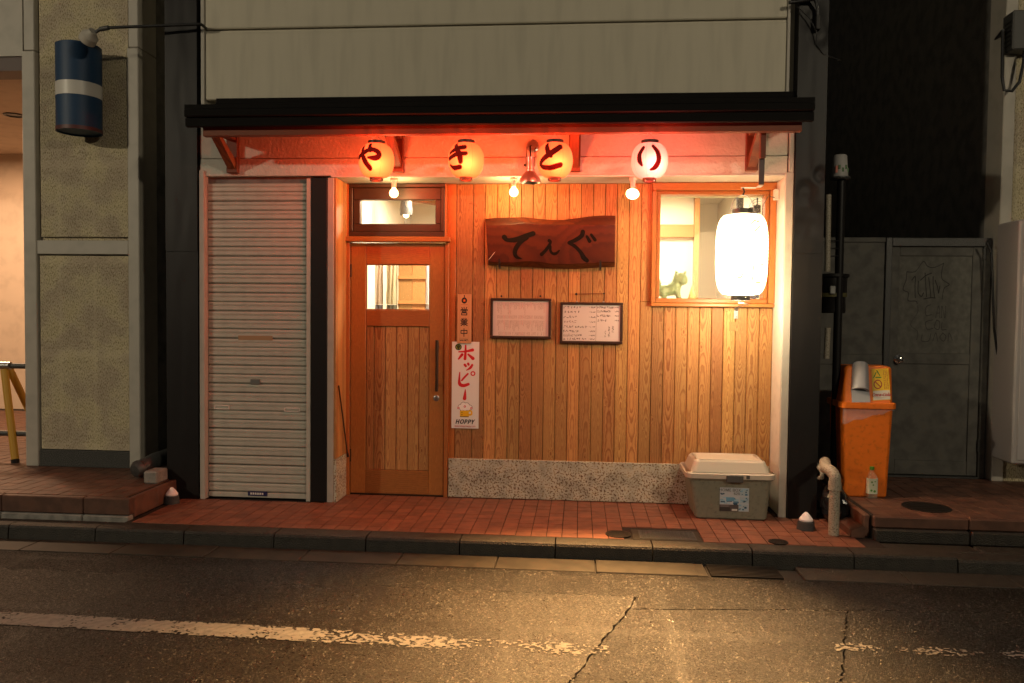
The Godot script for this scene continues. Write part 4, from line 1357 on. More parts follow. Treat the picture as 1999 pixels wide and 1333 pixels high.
	part(mb().box(Vector3(c1.x, c1.y, -0.776), Vector3(c1.x + 0.7, c0.y, -0.45), 0.012), "case", mat(lin(0.40, 0.37, 0.36), 0.5), cab)
	part(mb().box(Vector3(c1.x + 0.03, c1.y + 0.03, -0.449), Vector3(c1.x + 0.66, c0.y - 0.03, -0.44), 0.004), "door", mat(lin(0.42, 0.39, 0.38), 0.5), cab)
	# junction box and cable
	var j := Q(1991, 60, -0.62)
	var jb := thing("junction_box", "small grey junction box high on the stucco wall right of the alley", "electrical box", Vector3(j.x, j.y, -0.62))
	part(mb().box(j + Vector3(-0.05, -0.14, -0.16), j + Vector3(0.14, 0.16, 0.0), 0.01), "case", M.grey_metal, jb)
	for k in 6:
		part(mb().box(j + Vector3(-0.053, -0.10 + k * 0.035, -0.12), j + Vector3(-0.0505, -0.085 + k * 0.035, -0.02)), "vent_slot", M.black, jb)
	var cb := thing("cable", "black cable looping down from the junction box over the pale trim", "cable", j)
	part(mb().tube([j + Vector3(0.06, -0.14, -0.05), Q(1998, 120, -0.64), Q(1990, 160, -0.64), Q(1975, 178, -0.64), Q(1960, 176, -0.64), Q(1956, 150, -0.66), Q(1957, 60, -0.70)], 0.012, 8), "loop", M.black_plastic, cb)
	part(mb().tube([Q(1957, 60, -0.70), Q(1930, 95, -1.2), Q(1860, 135, -2.0), Q(1790, 170, -3.0), Q(1730, 190, -5.9)], 0.014, 8), "run", M.black_plastic, cb)
	var cc := thing("cable", "thin black cable hanging down beside the scribbled alley door", "cable", Q(1932, 476, z + 0.03))
	var pts := []
	for q in [[1926, 474], [1935, 490], [1938, 560], [1940, 640], [1948, 700], [1953, 760], [1962, 800]]:
		pts.append(Q(q[0], q[1], z + 0.115))
	part(mb().tube(pts, 0.009, 6), "cable", M.black_plastic, cc)

# ---------------------------------------------------------------- room behind the front
func interior():
	var o := Vector3(-0.2, 0, -1.5)
	var R := thing("room", "bright cream-walled dining room seen through the window and the door pane", "room", o)
	var zb := -2.75
	var H := 2.62
	part(mb().box(Vector3(-1.86, -0.02, -2.8), Vector3(1.498, 0.0, -0.405)), "floor", M.brown_frame, R)
	part(mb().box(Vector3(-1.86, H, -2.8), Vector3(1.498, H + 0.05, -0.405)), "ceiling", M.plaster, R)
	part(mb().box(Vector3(-1.86, 0, zb - 0.05), Vector3(1.498, H, zb)), "back_wall", M.plaster, R)
	part(mb().box(Vector3(-1.91, 0, zb - 0.05), Vector3(-1.862, H, -0.33)), "side_wall", M.plaster, R)
	part(mb().box(Vector3(1.44, 0, zb + 0.001), Vector3(1.498, H, -0.42)), "side_wall", M.plaster, R)
	# post and beam on the wall behind the window
	var pr := rect(1355, 387, 1363, 580, -1.9)
	var PW := mb().box(Vector3(pr[0], 0.0, -2.0), Vector3(pr[2] + 0.03, H, -1.9))
	plank(Vector3(pr[0], 0.001, -1.98), Vector3(pr[2] + 0.01, H - 0.001, -1.9), "post", M.wood, R, 12)
	var br := rect(1280, 438, 1355, 463, -1.92)
	plank(Vector3(br[0] - 0.5, br[1], -1.98), Vector3(pr[0] - 0.001, br[3], -1.92), "beam", M.wood, R, 13, true)
	part(mb().box(Vector3(br[0] - 0.5, 0.001, -2.02), Vector3(pr[2] + 0.009, H - 0.001, -1.982)), "partition", M.plaster, R)
	# dark post right of the lantern, seen through the glass
	var gp2 := rect(1437, 380, 1447, 580, -1.0)
	part(mb().box(Vector3(gp2[0], 0.001, -1.04), Vector3(gp2[2] + 0.012, H - 0.001, -1.0), 0.003), "pipe_duct", M.grey_metal, R)
	# pale green inner sash of the window
	var iw := rect(1287, 377, 1492, 586, -0.40)
	var gm := mat(lin(0.50, 0.56, 0.36), 0.6)
	var fr := mb()
	fr.box(Vector3(iw[0] - 0.02, iw[3] - 0.03, -0.44), Vector3(iw[2] + 0.005, iw[3] + 0.01, -0.402), 0.003)
	fr.box(Vector3(iw[2] - 0.025, iw[1], -0.44), Vector3(iw[2] + 0.005, iw[3] - 0.032, -0.402), 0.003)
	part(fr, "inner_sash", gm, R)
	# window shelf
	plank(Vector3(0.45, 1.535, -0.62), Vector3(1.438, 1.562, -0.402), "shelf", M.frame_wood, R, 12, true)
	# wood lined wall with rails behind the door pane
	var wl := rect(776, 500, 850, 640, -2.2)
	for k in 4:
		plank(Vector3(wl[0] + 0.0 + k * 0.14, 0.9, -2.3), Vector3(wl[0] + 0.138 + k * 0.14, 2.2, -2.26), "wall_board", M.wood, R, 11 + k)
	for yy in [541.0, 590.0]:
		var y := Q(800, yy, -2.2).y
		plank(Vector3(wl[0], y - 0.018, -2.259), Vector3(wl[0] + 0.55, y + 0.018, -2.22), "shelf_rail", M.wood, R, 12, true)
	# ceiling rafters
	for k in 3:
		var g := mb()
		var a := Vector3(-1.75 + k * 0.55, H - 0.05, -1.75)
		var b := a + Vector3(0.75, 0, -0.95)
		g.ribbon([a, b], Vector3(0.03, 0, 0.03), 0.08)
		part(g, "rafter", M.beam_wood, R)
	# lamp and its light
	var lw := Color(1.0, 0.93, 0.80)
	for s in [[Vector3(0.65, H, -1.25), "square ceiling lamp in the dining room behind the window", 5.0], [Vector3(-1.15, H, -1.2), "square ceiling lamp in the dining room behind the door", 7.0]]:
		var p: Vector3 = s[0]
		var c := thing("ceiling_lamp", s[1], "ceiling light", p)
		part(mb().box(p + Vector3(-0.25, -0.05, -0.25), p + Vector3(0.25, -0.001, 0.25), 0.01), "case", M.white_paint, c)
		part(mb().box(p + Vector3(-0.23, -0.056, -0.23), p + Vector3(0.23, -0.051, 0.23)), "diffuser", glow(lw, 2.0), c)
		var al := AreaLight3D.new()
		al.name = "light"
		al.area_size = Vector2(0.46, 0.46)
		al.light_color = lw
		al.light_energy = s[2]
		al.area_range = 20.0
		al.shadow_enabled = true
		c.add_child(al)
		al.position = Vector3(0, -0.066, 0)
		al.rotation.x = -PI / 2
	# clothes hanging behind the door pane
	for s in [[736.0, 20.0, lin(0.42, 0.33, 0.26), lin(0.10, 0.10, 0.12), "brown and slate coat on a hanger behind the door pane"], [764.0, 19.0, lin(0.40, 0.36, 0.24), lin(0.07, 0.08, 0.06), "olive coat in clear wrap hanging behind the door pane"], [722.0, 7.0, lin(0.7, 0.66, 0.6), lin(0.5, 0.48, 0.46), "white shirt hanging at the edge of the door pane"], [835.0, 6.0, lin(0.7, 0.67, 0.66), lin(0.5, 0.45, 0.45), "white printed cloth hanging at the far edge of the door pane"]]:
		var z := -1.35
		var top := Q(s[0], 500, z)
		var w: float = s[1] / 1555.0 * 7.2
		var c := thing("coat" if s[1] > 10 else "hanging_cloth", s[4], "clothing", top)
		for half in 2:
			var g := mb()
			var ny := 10
			var nx := 16
			var P := []
			for jj in ny + 1:
				var row := []
				for ii in nx + 1:
					var u := float(ii) / nx * 2 - 1
					var y: float = top.y - 0.02 - (jj / float(ny)) * 0.42 - half * 0.425
					row.append(Vector3(top.x + u * w * 0.5 * (1.0 + 0.06 * sin(jj * 0.9)), y, z + 0.03 * sqrt(maxf(0, 1 - u * u)) + 0.010 * sin(u * 9.0 + jj * 0.3 + half)))
				P.append(row)
			for jj in ny:
				for ii in nx:
					g.tri(P[jj][ii], P[jj][ii + 1], P[jj + 1][ii + 1], nrm(P, jj, ii), nrm(P, jj, ii + 1), nrm(P, jj + 1, ii + 1))
					g.tri(P[jj][ii], P[jj + 1][ii + 1], P[jj + 1][ii], nrm(P, jj, ii), nrm(P, jj + 1, ii + 1), nrm(P, jj + 1, ii))
			g.quad(P[0][0] + Vector3(0, 0, -0.04), P[0][nx] + Vector3(0, 0, -0.04), P[ny][nx] + Vector3(0, 0, -0.04), P[ny][0] + Vector3(0, 0, -0.04), Vector3.FORWARD)
			part(g, "shoulders" if half == 0 else "skirt", mat(s[2] if half == 0 else s[3], 0.6), c)
		part(mb().tube([top + Vector3(0, -0.03, 0), top + Vector3(0, 0.04, 0), top + Vector3(0.02, 0.06, 0)], 0.004, 6), "hook", M.steel, c)
	var rail := thing("clothes_rail", "steel rail the coats hang from behind the door pane", "rail", Vector3(-1.5, 1.95, -1.35))
	part(mb().tube([Vector3(-1.86, Q(750, 500, -1.35).y + 0.058, -1.35), Vector3(-0.7, Q(750, 500, -1.35).y + 0.058, -1.35)], 0.01, 8), "rail", M.steel, rail)
	# pendant seen in the transom
	var pd := Q(793, 398, -1.25)
	var pl := thing("pendant_lamp", "small pendant lamp with dark shade behind the transom pane", "pendant lamp", pd)
	part(mb().lathe(pd + Vector3(0, -0.10, 0), [Vector2(0.055, 0.0), Vector2(0.06, 0.05), Vector2(0.045, 0.14), Vector2(0.015, 0.17), Vector2(0.0, 0.17)], 20), "lamp_shade", M.grey_metal, pl)
	part(mb().lathe(pd + Vector3(0, -0.13, 0), [Vector2(0, 0), Vector2(0.025, 0.015), Vector2(0.03, 0.04), Vector2(0.02, 0.07), Vector2(0, 0.075)], 16), "bulb", glow(Color(1, 0.9, 0.7), 4.0), pl)
	part(mb().tube([pd + Vector3(0, 0.07, 0), Vector3(pd.x, H, pd.z)], 0.004, 6), "cord", M.black, pl)
	# air conditioner box on the back wall
	var ac := Q(735, 418, -2.5)
	var au := thing("air_conditioner", "white air conditioner on the back wall seen through the transom", "air conditioner", ac)
	part(mb().loft([[ac.y - 0.12, ac.x + 0.05, -2.63, 0.28, 0.115, 0.03], [ac.y + 0.09, ac.x + 0.05, -2.63, 0.28, 0.115, 0.03]]), "case", M.white_paint, au)
	part(mb().box(Vector3(ac.x - 0.2, ac.y - 0.10, -2.514), Vector3(ac.x + 0.3, ac.y - 0.07, -2.51)), "outlet", M.grey_metal, au)
	# figures on the window shelf
	lion(Vector3(Q(1312, 560, -0.47).x, 1.5625, -0.47), 1.0, lin(0.22, 0.34, 0.16), "green glazed lion-dog figure on the window shelf beside the frame")
	lion(Vector3(Q(1482, 560, -0.47).x, 1.5625, -0.47), 0.62, lin(0.10, 0.13, 0.20), "small blue lion-dog figure on the window shelf behind the white lantern")
	var cn := Vector3(Q(1351, 560, -0.47).x, 1.5625, -0.47)
	var ct := thing("paper_cone", "small pale yellow paper cone on the window shelf", "ornament", cn)
	part(mb().lathe(cn, [Vector2(0, 0), Vector2(0.032, 0), Vector2(0.034, 0.008), Vector2(0.018, 0.06), Vector2(0.004, 0.115), Vector2(0, 0.117)], 20), "cone", mat(lin(0.72, 0.62, 0.25), 0.7), ct)
	var fa := Q(1478, 408, -0.75)
	var fan := thing("desk_fan", "small wire desk fan hanging behind the window, right of the lantern", "fan", fa)
	part(mb().lathe(fa + Vector3(0, -0.03, 0), [Vector2(0.0, 0.0), Vector2(0.03, 0.0), Vector2(0.045, 0.03), Vector2(0.03, 0.06), Vector2(0, 0.065)], 18), "motor", M.grey_metal, fan)
	for k in 3:
		var hoop := []
		for q in 25:
			hoop.append(fa + Vector3(cos(TAU * q / 24) * (0.035 + 0.02 * k), sin(TAU * q / 24) * (0.035 + 0.02 * k), 0.05))
		part(mb().tube(hoop, 0.002, 5, false), "guard_ring", M.grey_metal, fan)
	part(mb().tube([fa + Vector3(0, 0.03, 0), Vector3(fa.x, H, fa.z)], 0.006, 6), "stem", M.grey_metal, fan)
# blobby figure as one skin: distance field of tapered capsules, surface nets
func lion(at: Vector3, sc: float, col: Color, label: String):
	var bones := [[Vector3(-0.075, 0.075, 0), 0.05, Vector3(0.02, 0.085, 0), 0.045], [Vector3(0.01, 0.09, 0.005), 0.046, Vector3(0.055, 0.155, 0.015), 0.036], [Vector3(0.055, 0.165, 0.02), 0.050, Vector3(0.075, 0.16, 0.035), 0.040], [Vector3(0.085, 0.145, 0.05), 0.026, Vector3(0.075, 0.15, 0.06), 0.022],
		[Vector3(0.03, 0.08, 0.03), 0.022, Vector3(0.055, 0.012, 0.035), 0.016], [Vector3(0.03, 0.08, -0.02), 0.022, Vector3(0.055, 0.012, -0.02), 0.016], [Vector3(-0.075, 0.07, 0.03), 0.026, Vector3(-0.06, 0.012, 0.035), 0.018], [Vector3(-0.075, 0.07, -0.03), 0.026, Vector3(-0.06, 0.012, -0.03), 0.018],
		[Vector3(-0.10, 0.09, 0), 0.022, Vector3(-0.105, 0.16, 0), 0.012], [Vector3(0.03, 0.205, 0.01), 0.012, Vector3(0.025, 0.225, 0.012), 0.009], [Vector3(0.09, 0.205, 0.02), 0.012, Vector3(0.098, 0.222, 0.02), 0.009]]
	var f := noise(FastNoiseLite.TYPE_SIMPLEX, 55.0, 2, 4)
	var lo := Vector3(-0.15, -0.002, -0.075)
	var cell := 0.0085
	var N := Vector3i(32, 30, 20)
	var val := PackedFloat32Array()
	val.resize(N.x * N.y * N.z)
	for z in N.z:
		for y in N.y:
			for x in N.x:
				var p := lo + Vector3(x, y, z) * cell
				var d := 1.0
				for b in bones:
					var ab: Vector3 = b[2] - b[0]
					var t := clampf((p - b[0]).dot(ab) / ab.length_squared(), 0, 1)
					var e: float = (p - b[0] - ab * t).length() - lerpf(b[1], b[3], t)
					var h := clampf(0.5 + 0.5 * (d - e) / 0.012, 0, 1)
					d = lerpf(d, e, h) - 0.012 * h * (1 - h)
				val[x + N.x * (y + N.y * z)] = d + 0.0045 * f.get_noise_3dv(p)
	var cellv := {}
	var g := mb()
	for z in N.z - 1:
		for y in N.y - 1:
			for x in N.x - 1:
				var s := Vector3.ZERO
				var c := 0
				for e in 12:
					var ax := e / 4
					var q := Vector3i(x, y, z)
					q[(ax + 1) % 3] += e % 2
					q[(ax + 2) % 3] += (e / 2) % 2
					var r := q
					r[ax] += 1
					var a := val[q.x + N.x * (q.y + N.y * q.z)]
					var b := val[r.x + N.x * (r.y + N.y * r.z)]
					if (a < 0) != (b < 0):
						s += Vector3(q).lerp(Vector3(r), a / (a - b))
						c += 1
				if c:
					cellv[Vector3i(x, y, z)] = at + (lo + s / c * cell) * sc
	for key in cellv:
		for ax in 3:
			var q: Vector3i = key
			var r := q
			r[ax] += 1
			var a := val[q.x + N.x * (q.y + N.y * q.z)]
			var b := val[r.x + N.x * (r.y + N.y * r.z)]
			if (a < 0) == (b < 0):
				continue
			var u := Vector3i.ZERO
			var w := Vector3i.ZERO
			u[(ax + 1) % 3] = 1
			w[(ax + 2) % 3] = 1
			if cellv.has(q - u) and cellv.has(q - w) and cellv.has(q - u - w):
				var hint := Vector3.ZERO
				hint[ax] = 1.0 if a < 0 else -1.0
				g.quad(cellv[q], cellv[q - u], cellv[q - u - w], cellv[q - w], hint)
	var t := thing("lion_figure", label, "figurine", at)
	part(g, "body", mat(col, 0.35), t)

# ---------------------------------------------------------------- lanterns and bulbs
func barrel(R: float, r0: float, h: float, n: int, rib: float, power: float) -> Array:
	var out := []
	for k in n + 1:
		var v := float(k) / n
		var s := pow(maxf(0.0, 1.0 - pow(absf(v * 2 - 1), power)), 1.0 / power)
		var r := r0 + (R - r0) * s + (rib if k % 2 else -rib) * (1.0 if k > 0 and k < n else 0.0)
		out.append(Vector2(r, v * h))
	return out
func lantern_image(paper: Color, ink_col: Color, strokes: Array, cx: float, cy: float, unit: float, R: float, h: float) -> ImageTexture:
	var W := 640
	var H := int(W * h / (TAU * R))
	var im := Image.create(W, H, false, Image.FORMAT_RGB8)
	im.fill(paper)
	for k in 8:
		var x := (k + 0.35) / 8.0 * W
		for j in H:
			for i in 2:
				im.set_pixel(int(x) + i, j, paper * 0.8)
	var map := func(q):
		var dx: float = clampf((q[0] - cx) / unit, -0.97, 0.97)
		var yy: float = h / 2 - (q[1] - cy) / unit * R
		return [acos(dx) / TAU * W, yy / h * H, q[2] / unit * R / h * H * 1.02]
	for s in strokes:
		ink(im, s, ink_col, map, 26)
	return ImageTexture.create_from_image(im)
func lanterns():
	var red := Color(1.0, 0.66, 0.36)
	var dark := lin(0.012, 0.0012, 0.001)
	var kana := [
		[735, 314, "ya", 345.0, 520.0, 215.0, [[[150, 500, 33], [230, 455, 32], [330, 420, 26], [415, 450, 30], [425, 500, 30], [380, 525, 32], [295, 518, 14]], [[300, 362, 26], [322, 430, 28]], [[195, 380, 30], [215, 470, 32], [260, 570, 34], [310, 640, 32]]]],
		[910, 313, "ki", 1443.0, 510.0, 217.0, [[[1262, 440, 24], [1350, 402, 30], [1455, 388, 28]], [[1250, 512, 27], [1350, 474, 28], [1468, 466, 26]], [[1310, 350, 27], [1385, 470, 36], [1405, 560, 30]], [[1262, 592, 18], [1305, 628, 27], [1395, 622, 26]]]],
		[1083, 313, "to", 580.0, 460.0, 195.0, [[[480, 322, 24], [508, 395, 28], [545, 450, 20]], [[655, 345, 28], [560, 408, 32], [470, 468, 28], [428, 520, 23], [455, 558, 25], [550, 566, 26], [650, 540, 28]]]],
		[1268, 314, "ri", 1597.0, 455.0, 198.0, [[[1505, 345, 22], [1475, 415, 26], [1476, 480, 28], [1497, 530, 13]], [[1622, 330, 20], [1668, 395, 28], [1680, 480, 29], [1650, 550, 28], [1590, 580, 8]]]]]
	var bulb := Color(1.0, 0.80, 0.52)
	for k in kana.size():
		var a: Array = kana[k]
		var z := 0.41
		var c := Q(a[0], a[1], z)
		var R := 0.122
		var h := 0.232
		var b := c - Vector3(0, h / 2, 0)
		var t := thing("paper_lantern", "small glowing red paper lantern painted with the kana %s under the canopy beam" % a[2], "lantern", b, "row of small lanterns under the canopy")
		var paper := lin(0.58, 0.30, 0.18) if k < 3 else lin(0.64, 0.46, 0.42)
		var glowing := lin(1.0, 0.09, 0.025) if k < 3 else lin(1.0, 0.11, 0.085)
		var m := mat(Color(1, 1, 1), 0.9)
		m.albedo_texture = lantern_image(paper, dark, a[6], a[3], a[4], a[5], R, h)
		m.backlight_enabled = true
		m.backlight = lin(0.55, 0.55, 0.55)
		m.emission_enabled = true
		m.emission_operator = BaseMaterial3D.EMISSION_OP_MULTIPLY
		m.emission = glowing
		m.emission_energy_multiplier = 0.3
		m.emission_texture = m.albedo_texture
		part(mb().lathe(b, barrel(R, 0.045, h, 36, 0.0009, 2.1), 40), "paper_shade", m, t)
		part(mb().lathe(b, [Vector2(0.052, h - 0.004), Vector2(0.058, h - 0.004), Vector2(0.058, h + 0.018), Vector2(0.052, h + 0.018), Vector2(0.052, h - 0.004)], 28), "top_ring", M.black, t)
		part(mb().lathe(b, [Vector2(0.040, -0.022), Vector2(0.045, -0.022), Vector2(0.045, 0.004), Vector2(0.040, 0.004), Vector2(0.040, -0.022)], 24), "bottom_ring", M.bronze, t)
		for q in [-1.0, 1.0]:
			part(mb().lathe(b + Vector3(q * 0.028, -0.020, 0.036), [Vector2(0, -0.006), Vector2(0.006, 0), Vector2(0, 0.006)], 8), "stud", M.chrome, t)
		var wire := mb()
		wire.tube([b + Vector3(-0.052, h + 0.01, 0), b + Vector3(-0.01, h + 0.055, 0), b + Vector3(0.015, h + 0.075, 0.01), b + Vector3(0.05, 0.302, 0.005)], 0.003, 6)
		part(wire, "hanging_wire", M.steel, t)
		wire = mb()
		wire.tube([b + Vector3(0.052, h + 0.01, 0), b + Vector3(0.005, h + 0.055, 0), b + Vector3(-0.02, 0.302, 0.0)], 0.003, 6)
		part(wire, "hanging_wire", M.steel, t)
		var bp := b + Vector3(0.016, 0.085, 0.068)
		part(mb().tube([bp + Vector3(0, 0.05, -0.03), b + Vector3(0.0, h + 0.01, 0.0)], 0.012, 8), "socket", M.black_plastic, t)
		omni(t, bp, glowing, 0.46 if k < 3 else 0.46, 0.025)
	# big white lantern
	var zb := 0.28
	var c0 := Q(1449, 577, zb)
	var c1 := Q(1448, 418, zb)
	var cc := Vector3(Q(1447.5, 497, zb).x, c0.y, zb)
	var HH := c1.y - c0.y
	var RR := 0.172
	var t := thing("white_lantern", "large glowing white paper lantern with black end rings hanging before the window", "lantern", cc)
	var pm := mat(Color(1, 1, 1), 0.9)
	var pinkish := lin(0.9, 0.055, 0.045)
	pm.albedo_texture = lantern_image(Color(1.0, 0.95, 0.86), pinkish, [[[1050, 425, 9], [1085, 440, 7], [1110, 405, 8]], [[1000, 465, 8], [1060, 430, 8], [1140, 470, 7]], [[1040, 540, 8], [1075, 505, 9], [1115, 480, 7]], [[1160, 490, 9], [1140, 540, 8], [1115, 580, 7]], [[1185, 590, 8], [1185, 690, 7]], [[1030, 880, 9], [1030, 1020, 8]], [[1070, 1040, 9], [1130, 1035, 9], [1165, 980, 8], [1180, 900, 7]], [[850, 950, 8], [900, 1000, 8], [930, 960, 8]], [[1110, 860, 8], [1150, 870, 8], [1130, 900, 7]]], 962.0, 755.0, 257.0, RR, HH)
	pm.backlight_enabled = true
	pm.backlight = Color(1, 1, 1)
	pm.emission_enabled = true
	pm.emission_operator = BaseMaterial3D.EMISSION_OP_MULTIPLY
	pm.emission = Color(1.0, 0.95, 0.85)
	pm.emission_energy_multiplier = 12.0
	pm.emission_texture = pm.albedo_texture
	part(mb().lathe(cc, barrel(RR, 0.062, HH, 48, 0.0010, 3.4), 48), "paper_shade", pm, t)
	part(mb().lathe(cc, [Vector2(0.062, HH - 0.004), Vector2(0.068, HH - 0.004), Vector2(0.068, HH + 0.034), Vector2(0.062, HH + 0.034), Vector2(0.062, HH - 0.004)], 32), "top_ring", M.black, t)
	part(mb().lathe(cc, [Vector2(0.059, -0.032), Vector2(0.065, -0.032), Vector2(0.065, 0.004), Vector2(0.059, 0.004), Vector2(0.059, -0.032)], 32), "bottom_ring", M.black, t)
	for y in [HH + 0.016, -0.014]:
		part(mb().lathe(cc + Vector3(0.02, y, 0.066), [Vector2(0.005, 0), Vector2(0.004, 0.004), Vector2(0, 0.005)], 8, Vector3.BACK), "stud", M.chrome, t)
	var handle := []
	for q in 13:
		var a := PI * q / 12
		handle.append(cc + Vector3(cos(a) * 0.075, HH + 0.03 + sin(a) * 0.10, 0))
	part(mb().tube(handle, 0.003, 6), "bail_wire", M.steel, t)
	var hook := Vector3(cc.x, cc.y + HH + 0.13, zb)
	part(mb().tube([hook, hook + Vector3(0.01, 0.02, 0), hook + Vector3(0, 0.05, 0)], 0.006, 8), "hook", M.black, t)
	for y in [0.14, 0.27, 0.40]:
		var bp := cc + Vector3(0, y * HH / 0.55, 0)
		if y == 0.27:
			part(mb().lathe(bp + Vector3(0, -0.05, 0), [Vector2(0, 0), Vector2(0.03, 0.01), Vector2(0.045, 0.05), Vector2(0.03, 0.09), Vector2(0.02, 0.12), Vector2(0, 0.12)], 18), "bulb", glow(Color(1, 0.9, 0.74), 8.0), t)
			omni(t, bp, Color(1, 0.88, 0.70), 0.30, 0.045)
			omni(t, cc + Vector3(0, -0.075, -0.03), Color(1, 0.90, 0.74), 0.7, 0.045)
	part(mb().tube([cc + Vector3(0, 0.35, 0), cc + Vector3(0, HH + 0.02, 0)], 0.014, 8), "socket", M.black_plastic, t)
	# hanger bar from the canopy bracket, and the strap below
	var bx := Q(1466, 300, 0.0).x
	var hy := hook.y + 0.055
	var hb := thing("lantern_hanger", "dark metal bar with a pale foot holding the white lantern on the canopy bracket", "bracket", Vector3(hook.x, hy, zb))
	part(mb().box(Vector3(bx - 0.018, hy + 0.004, 0.345), Vector3(bx + 0.018, 2.60, 0.352), 0.002), "bar", M.brown_frame, hb)
	part(mb().box(Vector3(bx - 0.016, hy - 0.002, zb - 0.02), Vector3(bx + 0.016, hy + 0.003, 0.344), 0.001), "foot", M.steel, hb)
	part(mb().box(Vector3(hook.x - 0.012, hy - 0.008, zb - 0.018), Vector3(bx - 0.017, hy - 0.003, zb + 0.012), 0.001), "foot", M.steel, hb)
	for y in [2.52, 2.575]:
		part(mb().lathe(Vector3(bx, y, 0.352), [Vector2(0.006, 0), Vector2(0.005, 0.003), Vector2(0, 0.004)], 8, Vector3.BACK), "screw", M.chrome, hb)
	part(mb().box(Vector3(bx - 0.018, 2.50, 0.353), Vector3(bx + 0.018, 2.715, 0.384), 0.002), "block", M.red_wood, hb)
	var s0 := Q(1447, 592, zb)
	var s1 := Q(1438, 605, 0.0)
	var sb := thing("lantern_strap", "bent grey steel strap on the plank wall steadying the white lantern", "bracket", Vector3(cc.x, 1.4, -0.3))
	var sy := Q(1437, 622, -0.29).y
	var sx := Q(1437, 610, -0.29).x
	part(mb().ribbon([Vector3(cc.x, cc.y - 0.045, zb), Vector3(sx + 0.02, cc.y - 0.055, 0.0), Vector3(sx, cc.y - 0.075, -0.27), Vector3(sx, cc.y - 0.10, -0.293), Vector3(sx, sy, -0.295)], Vector3(0.015, 0, 0), 0.003), "strap", M.steel, sb)
	part(mb().tube([Vector3(cc.x, cc.y - 0.030, zb), Vector3(cc.x, cc.y - 0.050, zb)], 0.004, 6), "ring", M.steel, sb)
	for q in 3:
		part(mb().lathe(Vector3(sx, sy + 0.015 + q * 0.03, -0.294), [Vector2(0.005, 0), Vector2(0.004, 0.003), Vector2(0, 0.004)], 8, Vector3.BACK), "screw", M.chrome, sb)
	var tp := Q(1434, 637, -0.299)
	var patch := thing("wood_patch", "small paler wood patch let into the planks under the steel strap", "patch", tp)
	part(mb().box(tp + Vector3(-0.04, -0.035, -0.002), tp + Vector3(0.045, 0.035, 0.003), 0.001, board(3, Vector2(tp.x - 0.04, 1.0), Vector2(tp.x + 0.045, 1.2))), "patch", M.wood, patch)
	# socket and flex beside the window
	var pk := Q(1514, 378, -0.20)
	var pb := thing("socket_box", "small white socket box on the side panel with flex to the white lantern", "socket", Vector3(SX1, pk.y, -0.2))
	part(mb().box(Vector3(SX1 - 0.035, pk.y - 0.045, -0.245), Vector3(SX1 - 0.001, pk.y + 0.035, -0.19), 0.006), "case", M.white_paint, pb)
	part(mb().tube([Vector3(SX1 - 0.03, pk.y - 0.03, -0.2), Vector3(SX1 - 0.10, pk.y - 0.03, -0.1), Vector3(SX1 - 0.17, pk.y - 0.12, 0.05), Vector3(SX1 - 0.20, pk.y - 0.22, 0.16), Vector3(cc.x + 0.06, cc.y + HH + 0.05, 0.26), Vector3(cc.x + 0.01, cc.y + HH + 0.01, zb)], 0.003, 6), "flex", M.grey_metal, pb)
	# three bare bulbs under the soffit
	var names := ["bare glowing round bulb under the soffit above the door", "bare glowing round bulb under the soffit above the carved sign", "bare glowing round bulb under the soffit beside the window"]
	var px := [[769, 377], [1003, 375], [1235, 377]]
	var power := [0.12, 0.17, 0.3]
	for k in 3:
		var p := Q(px[k][0], px[k][1], -0.05)
		var l := thing("bare_bulb", names[k], "light bulb", Vector3(p.x, TOP, p.z), "bare bulbs under the soffit")
		var wc := Color(1.0, 0.80, 0.52) if k < 2 else Color(1.0, 0.83, 0.58)
		part(mb().lathe(p + Vector3(0, -0.035, 0), [Vector2(0, 0), Vector2(0.018, 0.004), Vector2(0.03, 0.016), Vector2(0.035, 0.034), Vector2(0.03, 0.052), Vector2(0.018, 0.066), Vector2(0.013, 0.075), Vector2(0, 0.076)], 24), "globe", glow(wc, 7.0), l)
		part(mb().lathe(p + Vector3(0, 0.041, 0), [Vector2(0, 0), Vector2(0.017, 0), Vector2(0.019, 0.03), Vector2(0.019, 0.045), Vector2(0.028, 0.048), Vector2(0.028, TOP - p.y - 0.041), Vector2(0, TOP - p.y - 0.041)], 16), "holder", M.white_paint, l)
		omni(l, p, wc, power[k], 0.034)
		if k == 2:
			# this one is a reflector lamp whose beam falls on the road
			var aim := Vector3(-0.02, -0.09, 2.45) - p
			part(mb().lathe(p - aim.normalized() * 0.075, [Vector2(0, 0), Vector2(0.02, 0.0), Vector2(0.026, 0.03), Vector2(0.050, 0.085), Vector2(0.048, 0.085), Vector2(0.024, 0.034), Vector2(0, 0.03)], 24, aim.normalized()), "reflector", M.steel, l)
			var sp := SpotLight3D.new()
			sp.name = "beam"
			sp.light_color = Color(1.0, 0.76, 0.47)
			sp.light_energy = 72.0
			sp.light_size = 0.034
			sp.spot_range = 20.0
			sp.spot_angle = 34.0
			sp.spot_angle_attenuation = 1.0
			sp.spot_attenuation = 2.0
			sp.shadow_enabled = true
			l.add_child(sp)
			sp.basis = Basis.looking_at(aim.normalized(), Vector3.UP)
			sp.position = p + aim.normalized() * 0.012 - l.position
	# unlit clamp lamp on the render band
	var cl := Q(1040, 285, 0.03)
	var hd := Q(1036, 358, 0.10)
	var cw := thing("spot_lamp", "unlit silver reflector spot lamp hanging on the rendered band", "spot lamp", Vector3(cl.x, cl.y, 0.004))
	part(mb().lathe(Vector3(cl.x, cl.y, 0.002), [Vector2(0.045, 0), Vector2(0.045, 0.02), Vector2(0.035, 0.032), Vector2(0, 0.034)], 20, Vector3.BACK), "wall_plate", M.steel, cw)
